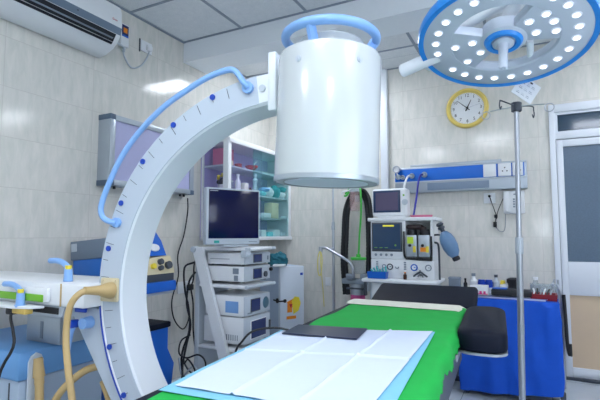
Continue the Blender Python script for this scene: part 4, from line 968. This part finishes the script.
# things on the worktop
bt = thing('blue_basket', 'bright blue plastic basket with teal items on the anaesthesia worktop', 'basket', (AX - .205, 3.645, .843))
b = MB(); b.ribbon([[(-.075, -.035, 0), (.075, -.035, 0), (.075, .035, 0), (-.075, .035, 0)], [(-.08, -.04, .055), (.08, -.04, .055), (.08, .04, .055), (-.08, .04, .055)], [(-.073, -.033, .055), (.073, -.033, .055), (.073, .033, .055), (-.073, .033, .055)], [(-.07, -.03, .006), (.07, -.03, .006), (.07, .03, .006), (-.07, .03, .006)]], smooth=False); b.build('tray', m_blue, bt)
b = MB(); [b.tube([(-.05 + i * .022, 0, .01), (-.05 + i * .022 + .01, .0, .05), (-.06 + i * .026, -.005, .075 + .012 * (i % 3))], .007, n=6, sub=3) for i in range(6)]; b.build('teal_syringes', mat('teal item', (70, 190, 190), .4), bt)
cyl_item('vial', m_brown, 'small brown vial on the anaesthesia worktop beside the flow scale', 'vial', AX + .02, 3.655, .843, .014, .05, neck=1, capm=m_orange)
# self inflating bag
ab = thing('resuscitation_bag', 'blue grey resuscitation bag hanging tilted on the right side of the anaesthesia machine', 'resuscitation bag', (-.565, 3.66, 1.125), rot=(0, R(-24 + 180), 0))
b = MB(); b.lathe([(0, -.105), (.028, -.10), (.048, -.07), (.060, -.02), (.060, .03), (.050, .07), (.028, .105), (.018, .11), (0, .11)], n=24); b.build('bag', mat('blue grey silicone', (98, 132, 170), .35), ab)
b = MB(); b.lathe([(0, -.135), (.026, -.132), (.030, -.115), (.026, -.098), (0, -.095)], n=18); b.build('tail_valve', m_ink, ab)
b = MB(); b.lathe([(0, .105), (.016, .105), (.018, .13), (.028, .135), (.028, .15), (.018, .155), (.03, .17), (.022, .185), (0, .188)], n=16); b.build('head_valve', m_dgrey, ab)
for o_ in [ab]: o_.rotation_euler = (0, R(-24), 0)

# ------------------------------------------------------------------ silver drip stand and suction unit left of the machine
st1 = thing('drip_stand', 'slim silver drip stand in front of the back wall, beside the suction unit', 'drip stand', (-1.77, 4.2, 0))
b = MB(); b.cyl((0, 0, .10), (0, 0, 1.28), .0135, n=14); b.cyl((0, 0, 1.25), (0, 0, 1.98), .0095, n=12); b.build('pole', m_steel, st1)
b = MB(); b.cyl((0, 0, 1.25), (0, 0, 1.33), .019, .016, n=14); b.cyl((.0, -.0, 1.28), (0, -.035, 1.28), .008, n=10); b.build('height_clamp', m_alu, st1)
b = MB(); [b.tube([(0, 0, 1.97), (.06 * math.cos(a), .06 * math.sin(a), 1.985), (.11 * math.cos(a), .11 * math.sin(a), 1.965), (.13 * math.cos(a), .13 * math.sin(a), 1.99)], .004, n=6, sub=4) for a in (0, PI / 2, PI, 1.5 * PI)]; b.build('hooks', m_steel, st1)
for k in range(5):
    a = R(20 + 72 * k); b = MB(); b.tube([(0, 0, .12), (.12 * math.cos(a), .12 * math.sin(a), .09), (.23 * math.cos(a), .23 * math.sin(a), .06)], .011, n=8, sub=3); lg = b.build('leg', m_steel, st1)
    k_ = MB(); k_.cyl((.23 * math.cos(a) - .01, .23 * math.sin(a), .026), (.23 * math.cos(a) + .01, .23 * math.sin(a), .026), .026, n=12); k_.build('caster', m_black, lg)
b = MB(); b.tube([(-1.865, 4.10, 1.03), (-1.86, 4.10, 1.065), (-1.82, 4.10, 1.075), (-1.76, 4.10, 1.05), (-1.63, 4.09, .985), (-1.56, 4.09, .94), (-1.525, 4.09, .88), (-1.52, 4.10, .79)], .013, n=10, sub=5); b.cyl((-1.865, 4.10, 1.04), (-1.865, 4.10, 1.085), .020, n=12); b.box(-1.80, -1.745, 4.16, 4.186, 1.045, 1.075, .005); b.tube([(-1.775, 4.17, 1.06), (-1.775, 4.11, 1.06)], .010, n=8)
single('bent_support_arm', b, m_steel, 'bent silver tube arm clamped across the drip stand', 'support arm')
b = MB(); b.tube([(-1.865, 4.085, 1.04), (-1.885, 4.08, .98), (-1.888, 4.08, .86), (-1.87, 4.08, .80), (-1.85, 4.08, .84), (-1.84, 4.08, .96), (-1.855, 4.085, 1.03)], .0065, n=8, sub=6); b.tube([(-1.86, 4.085, 1.04), (-1.855, 4.08, .9), (-1.84, 4.09, .70), (-1.83, 4.1, .5)], .005, n=8, sub=6)
single('yellow_tube', b, mat('yellow tube', (216, 204, 120), .4), 'pale yellow rubber tube looped over the end of the bent silver arm', 'tube')
# black breathing hoses in an arch
for i, (dx, lab) in enumerate(((0, 'outer black corrugated hose arching over the suction jars'), (.035, 'inner black corrugated hose arching inside the first one'))):
    P = [(-1.70 + dx, 4.33, .60), (-1.722 + dx, 4.33, .90), (-1.715 + dx, 4.34, 1.20), (-1.695 + dx, 4.34, 1.45), (-1.625 + dx * .9, 4.34, 1.61 - dx), (-1.52, 4.34, 1.655 - dx * 1.2), (-1.455 - dx * .8, 4.34, 1.60 - dx), (-1.42 - dx, 4.33, 1.45), (-1.405 - dx, 4.31, 1.2), (-1.40 - dx, 4.28, .9), (-1.40 - dx, 4.24, .70)]
    b = MB(); b.tube(P, lambda t: .0215 + .0022 * math.sin(t * 560), n=10, sub=24)
    single('breathing_hose', b, m_black, lab, 'hose', group='black hoses of the suction unit')
wj = thing('wall_suction_jar', 'upper clear suction jar with green tubing fixed to the back wall under the black hoses', 'suction jar', (-1.555, 4.26, 1.44))
b = MB(); b.lathe([(0, 0), (.044, 0), (.052, .02), (.056, .18), (.05, .19), (.0, .19)], n=26); b.build('jar', glass('rosy plastic', (206, 178, 178), .35, .2), wj)
b = MB(); b.lathe([(0, .19), (.058, .19), (.058, .215), (.02, .225), (0, .225)], n=24); b.box(-.02, .02, .04, .21, .10, .16); b.build('lid', m_lgrey, wj)
b = MB(); b.tube([(-.13, -.04, .17), (-.11, -.05, .195), (-.06, -.05, .20), (.0, -.05, .235), (.05, -.05, .215), (.09, -.06, .25)], .007, n=8, sub=4); b.tube([(-.05, -.06, .25), (-.02, -.06, .23), (.02, -.06, .26), (.05, -.06, .235)], .007, n=8, sub=4); b.build('white_ties', m_white, wj)
b = MB(); b.tube([(-1.68, 4.31, 1.62), (-1.65, 4.30, 1.65), (-1.57, 4.24, 1.69), (-1.50, 4.22, 1.68), (-1.468, 4.18, 1.60), (-1.468, 4.18, 1.40), (-1.485, 4.18, 1.20), (-1.492, 4.18, 1.08), (-1.495, 4.17, 1.01)], .0095, n=10, sub=6); b.tube([(-1.69, 4.31, 1.60), (-1.66, 4.29, 1.60), (-1.63, 4.29, 1.64)], .010, n=8, sub=4)
single('green_oxygen_tube', b, m_green2, 'bright green tube running from the upper jar down to the green lidded jar', 'tube')
su = thing('suction_unit', 'grey suction unit on a pole stand with a green lidded jar and a magenta jar', 'suction unit', (-1.495, 4.17, .03))
b = MB(); b.cyl((0, 0, .80), (0, 0, .93), .065, n=26); b.build('upper_jar', m_clear, su)
b = MB(); b.cyl((0, 0, .93), (0, 0, .955), .075, n=26, bev=.004); b.cyl((0, 0, .955), (0, 0, .985), .022, n=14); b.build('green_lid', m_green2, su)
b = MB(); b.box(-.155, .11, -.06, .06, .70, .75, .008); b.box(-.10, -.03, -.09, -.02, .745, .80, .01); b.box(.03, .09, -.05, .05, .745, .80, .008); b.build('grey_frame', m_grey, su)
b = MB(); b.cyl((-.005, 0, .60), (-.005, 0, .70), .075, n=26); b.cyl((.09, -.02, .64), (.09, -.02, .72), .03, n=16); b.build('regulator', m_alu, su)
b = MB(); b.box(-.10, .08, -.085, -.06, .655, .67, .004); b.box(.075, .10, -.075, -.03, .60, .73, .006); b.build('dark_bands', m_dgrey, su)
b = MB(); b.cyl((-.01, 0, .47), (-.01, 0, .60), .072, n=26); b.build('magenta_jar', mat('magenta jar', (196, 76, 140), .3), su)
b = MB(); b.cyl((0, 0, .02), (0, 0, .48), .03, n=16); b.cyl((0, 0, -.03), (0, 0, .02), .10, .09, n=28); b.build('stand_base', m_dgrey, su)

# ------------------------------------------------------------------ steel drip pole in front
dp = thing('infusion_pole', 'tall thick steel infusion pole with four hooks in front of the blue draped trolley', 'infusion pole', (-.085, 3.2, 0), 0, rot=(0, R(.9), 0))
b = MB(); b.cyl((0, 0, .10), (0, 0, 1.17), .0195, n=20); b.cyl((0, 0, 1.15), (0, 0, 2.03), .0155, n=20); b.build('pole', m_steel, dp)
b = MB(); b.cyl((0, 0, 1.08), (0, 0, 1.185), .024, n=18, bev=.003); b.build('collar', m_lgrey, dp)
b = MB(); b.cyl((0, 0, .58), (0, 0, .64), .0205, n=18); b.build('joint', m_alu, dp)
b = MB(); b.cyl((0, 0, 2.0), (0, 0, 2.06), .032, n=18, bev=.004); b.build('hook_head', m_dgrey, dp)
for k, (dx, dy) in enumerate(((.20, -.03), (-.20, .03), (.10, .17), (-.09, -.15))):
    d = Vector((dx, dy, 0)); u = d.normalized(); b = MB(); p = lambda s, z: tuple(d * s + Vector((0, 0, z)))
    if k < 2:
        b.tube([(0, 0, 2.035), p(.5, 2.03), p(.80, 2.025)], .0032, n=6, sub=3); c = d * .93 + Vector((0, 0, 2.0)); b.torus(c, .026, .0032, n=20, m=6, axis=(-u.y, u.x, 0))
    else:
        b.tube([(0, 0, 2.035), p(.9, 2.045 + .02 * (k == 2)), p(1.0, 2.04), p(1.03, 2.01), p(.98, 1.99), p(.92, 2.01)], .0042, n=6, sub=4)
    b.build('hook', m_steel if k < 2 else m_dgrey, dp)
for k in range(5):
    a = R(18 + 72 * k); b = MB(); b.tube([(0, 0, .13), (.13 * math.cos(a), .13 * math.sin(a), .10), (.26 * math.cos(a), .26 * math.sin(a), .075)], .013, n=8, sub=3); lg = b.build('leg', m_steel, dp)
    k_ = MB(); k_.cyl((.26 * math.cos(a) - .011, .26 * math.sin(a), .032), (.26 * math.cos(a) + .011, .26 * math.sin(a), .032), .030, n=12); k_.build('caster', m_black, lg)

# ------------------------------------------------------------------ trolley with blue drape
tx0, tx1, ty0, ty1, TZ = -.50, .148, 3.70, 4.20, .718
tl = thing('instrument_trolley', 'steel instrument trolley under a royal blue drape near the door', 'trolley', ((tx0 + tx1) / 2, (ty0 + ty1) / 2, 0))
hx, hy = (tx1 - tx0) / 2, (ty1 - ty0) / 2
b = MB(); b.box(-hx + .02, hx - .02, -hy + .02, hy - .02, TZ - .03, TZ - .008, .003); b.box(-hx + .02, hx - .02, -hy + .02, hy - .02, .20, .22, .003); b.build('shelves', m_steel, tl)
for sx in (-1, 1):
    for sy in (-1, 1):
        b = MB(); b.cyl((sx * (hx - .03), sy * (hy - .03), .08), (sx * (hx - .03), sy * (hy - .03), TZ - .01), .012, n=10); lg = b.build('leg', m_steel, tl)
for sx in (-1, 1):
    for sy in (-1, 1):
        cx_ = sx * (hx - .03) + (.045 if sx > 0 else 0)
        b = MB(); b.cyl((cx_ - .012, sy * (hy - .03), .035), (cx_ + .012, sy * (hy - .03), .035), .035, n=16); b.box(cx_ - .018, cx_ + .018, sy * (hy - .03) - .02, sy * (hy - .03) + .02, .055, .10, .005); b.build('caster', m_dgrey, tl)
b = MB(); b.tube([(hx + .03, -hy + .05, .12), (hx + .03, -hy + .05, .5), (hx + .03, -hy + .05, TZ + .05), (hx + .005, -hy + .05, TZ + .13)], .009, n=8, sub=3); b.tube([(hx + .03, hy - .1, .12), (hx + .03, hy - .1, .85)], .008, n=8); b.build('side_frame', m_steel, tl)
b = MB(); b.tube([(hx + .045, -hy + .03, TZ + .06), (hx + .05, -hy + .02, .60), (hx + .055, -hy + .02, .42), (hx + .07, -hy + .02, .36), (hx + .07, -hy + .02, .44)], .012, n=8, sub=4); b.build('black_strap', m_black, tl)
def drape():
    k = MB(); top = []; N = 220
    per = []
    w_, d_2 = tx1 - tx0 + .02, ty1 - ty0 + .02; cx, cy = 0, 0
    for i in range(N):
        s = i / N * 2 * (w_ + d_2)
        if s < w_: p = (-w_ / 2 + s, -d_2 / 2, 0, -1)
        elif s < w_ + d_2: p = (w_ / 2, -d_2 / 2 + s - w_, 1, 0)
        elif s < 2 * w_ + d_2: p = (w_ / 2 - (s - w_ - d_2), d_2 / 2, 0, 1)
        else: p = (-w_ / 2, d_2 / 2 - (s - 2 * w_ - d_2), -1, 0)
        per.append(p + (s,))
    rings = []
    levels = [0, .01, .03, .08, .15, .22, .30, .38, .46, .52, .58, .64, .688]
    rings.append([(x * .97, y * .97, TZ + .003) for x, y, a, c, s in per])
    for L in levels:
        r = []
        for x, y, nx, ny, s in per:
            f = min(1, L / .35)
            o = .004 + f * (.030 * noise.noise(Vector((s * 4.5, L * 1.2, 2))) + .024 * noise.noise(Vector((s * 11, L * 3, 5)))) + .009 * noise.noise(Vector((s * 14 + L * 9, L * 12 - s * 5, 7)))
            g = math.exp(-((s - .60) / .035) ** 2) * .045 * min(1, L / .04) * max(0, 1 - L / .30)
            o += g + .02 * f * .3
            dz = .012 * noise.noise(Vector((s * 2, 0, 11))) * (L / .735) + (.05 * (x / w_ + .5) * (L / .735))
            r.append((x + nx * o, y + ny * o, TZ + .001 - L + dz))
        rings.append(r)
    t = bmesh.new(); RR = [[t.verts.new(p) for p in r] for r in rings]
    for a, b2 in zip(RR, RR[1:]):
        for i in range(N): t.faces.new((a[i], a[(i + 1) % N], b2[(i + 1) % N], b2[i]))
    t.faces.new(RR[0]); bmesh.ops.recalc_face_normals(t, faces=t.faces); k._add(t, True); return k
single('blue_drape', drape(), m_drape, 'royal blue cloth drape covering the instrument trolley down to the floor', 'drape', ((tx0 + tx1) / 2, (ty0 + ty1) / 2, 0))
TT = TZ + .005
b = MB(); b.box(-.28, .27, -.11, .10, 0, .010, .003); b.ribbon([[(-.28, -.11, .01), (.28, -.11, .01), (.28, .10, .01), (-.28, .10, .01)], [(-.282, -.112, .016), (.282, -.112, .016), (.282, .102, .016), (-.282, .102, .016)]], smooth=False, caps=False)
single('steel_tray', b, m_steel, 'wide flat steel tray on the blue draped trolley', 'tray', (-.19, 3.83, TT))
pbx = thing('pink_box', 'white and magenta box at the left end of the trolley top', 'box', (-.405, 3.79, TT + .018), 0)
b = MB(); b.box(-.03, .10, -.04, .05, 0, .07, .004); b.build('carton', m_white, pbx)
b = MB(); b.use(m_hotpink); [b.box(-.018 + i * .028, .0 + i * .028, -.0425, -.04, .01, .03) for i in range(4)]; b.box(-.028, .098, -.0415, -.04, .004, .012); b.build('magenta_print', None, pbx)
bk = thing('black_case', 'flat black instrument case with a blue lid stripe on the steel tray', 'case', (-.155, 3.80, TT + .018), 0)
b = MB(); b.box(-.13, .15, -.05, .06, 0, .050, .012); b.build('case', m_ink, bk)
b = MB(); b.box(-.12, -.02, -.045, .045, .0505, .056, .002); b.build('blue_stripe', m_blue, bk)
bx = [  # x, y, r, h, mats, labels
 (-.505, 4.06, .014, .085, m_ink, m_ink, 'small dark dropper bottle at the left rear of the trolley'),
 (-.475, 4.02, .026, .12, m_white, m_grey, 'white bottle with a grey cap behind the head section of the table'),
 (-.265, 4.04, .022, .115, m_lgrey, m_dgrey, 'grey bottle with dark cap between the blue canisters and the yellow labelled bottle'),
]
bx = [((-.435 if i == 1 else x), y, r, h, m, c, l) for i, (x, y, r, h, m, c, l) in enumerate(bx)]
for x, y, r, h, m, c, l in bx: cyl_item('bottle', m, l, 'bottle', x, y, TT, r * 1.15, h * 1.15, neck=1, capm=c, grp='bottles on the draped trolley')
for i, x in enumerate((-.375, -.32)):
    t = cyl_item('blue_canister', m_white, ['left one of two white canisters with dark blue lids on the trolley', 'right one of two white canisters with dark blue lids on the trolley'][i], 'canister', x, 4.03, TT, .029, .095, capm=m_dblue, grp='blue lidded canisters')
    k = MB(); k.cyl((0, 0, .05), (0, 0, .0955), .0305, n=18); k.build('blue_band', m_dblue, t)
t = thing('bottle', 'squat white bottle with a yellow neck and label on the trolley', 'bottle', (-.205, 4.04, TT), 0, 'bottles on the draped trolley')
b = MB(); b.lathe([(0, 0), (.036, 0), (.038, .01), (.038, .065), (.02, .085), (0, .085)], n=18); b.build('body', m_white, t)
b = MB(); b.cyl((-.01, 0, .08), (-.01, 0, .11), .022, .016, n=14); b.build('yellow_neck', m_yellow, t)
t = thing('black_jar', 'black wide lidded jar left of the steel pole on the trolley', 'jar', (-.130, 4.02, TT))
b = MB(); b.lathe([(0, 0), (.050, 0), (.053, .01), (.045, .07), (.048, .095), (0, .095)], n=22); b.build('body', m_ink, t)
b = MB(); b.lathe([(0, .095), (.056, .095), (.056, .125), (.035, .135), (0, .135)], n=22); b.build('lid', m_ink, t)
cyl_item('clear_bottle', m_clear, 'clear plastic bottle right of the steel pole on the trolley', 'bottle', .020, 3.98, TT, .035, .13, neck=1, capm=m_white)
rt = thing('red_tray', 'dark red open tray with small instruments at the right end of the trolley', 'tray', (.068, 3.83, TT))
b = MB(); x_, y_ = .085, .07
b.ribbon([[(-x_, -y_, 0), (x_, -y_, 0), (x_, y_, 0), (-x_, y_, 0)], [(-x_ - .004, -y_ - .004, .045), (x_ + .004, -y_ - .004, .045), (x_ + .004, y_ + .004, .045), (-x_ - .004, y_ + .004, .045)], [(-x_ + .004, -y_ + .004, .045), (x_ - .004, -y_ + .004, .045), (x_ - .004, y_ - .004, .045), (-x_ + .004, y_ - .004, .045)], [(-x_ + .006, -y_ + .006, .006), (x_ - .006, -y_ + .006, .006), (x_ - .006, y_ - .006, .006), (-x_ + .006, y_ - .006, .006)]], smooth=False); b.build('tray', m_dred, rt)
for i in range(6):
    b = MB(); b.tube([(-.07 + i * .022, -.05, .012), (-.06 + i * .022, .0, .045), (-.065 + i * .027, .04, .065)], .006, n=7, sub=3)
    single('small_instrument', b, [m_white, m_ink, m_steel, m_white, m_ink, m_steel][i], 'small ' + ['white stick leftmost', 'black handle second from left', 'steel forceps third from left', 'white stick third from right', 'black handle second from right', 'steel rod rightmost'][i] + ' in the dark red tray on the trolley', 'instrument', (.068, 3.83, TT + .008), 0, 'instruments in the dark red tray')
b = MB(); b.ribbon([[(-.09, -.05, 0), (.09, -.05, 0), (.09, .05, 0), (-.09, .05, 0)], [(-.095, -.055, .09), (.095, -.055, .09), (.095, .055, .09), (-.095, .055, .09)], [(-.092, -.052, .09), (.092, -.052, .09), (.092, .052, .09), (-.092, .052, .09)], [(-.087, -.047, .004), (.087, -.047, .004), (.087, .047, .004), (-.087, .047, .004)]], smooth=False)
single('clear_box', b, m_clear, 'clear plastic box behind the dark red tray', 'box', (.075, 4.06, TT))
b = MB(); b.cyl((0, 0, 0), (0, 0, .03), .010, n=10); b.tube([(0, 0, .03), (.004, 0, .07), (-.004, 0, .10), (.01, 0, .14)], .006, n=8, sub=4); b.ball((.0, 0, .10), .014); b.box(-.016, .016, -.012, .012, 0, .04, .004)
single('metal_clamp', b, m_steel, 'small upright metal clamp at the right rear corner of the trolley', 'clamp', (.14, 3.985, TT))
b = MB(); b.box(-.045, .045, -.04, .04, 0, .085, .006); b.box(-.048, .048, -.043, .043, .07, .088, .004)
single('grey_tub', b, m_grey, 'grey tub on the ledge behind the black head section', 'tub', (-.585, 4.02, .759))
lt = thing('side_stand', 'small grey side stand between the anaesthesia machine and the draped trolley', 'stand', (-.575, 4.04, 0))
b = MB(); b.box(-.05, .05, -.05, .05, .735, .758, .003); b.build('top', m_grey, lt)
b = MB(); b.cyl((0, 0, .03), (0, 0, .737), .012, n=10); b.build('post', m_grey, lt)
b = MB(); b.box(-.05, .05, -.06, .06, 0, .03, .005); b.build('foot', m_dgrey, lt)
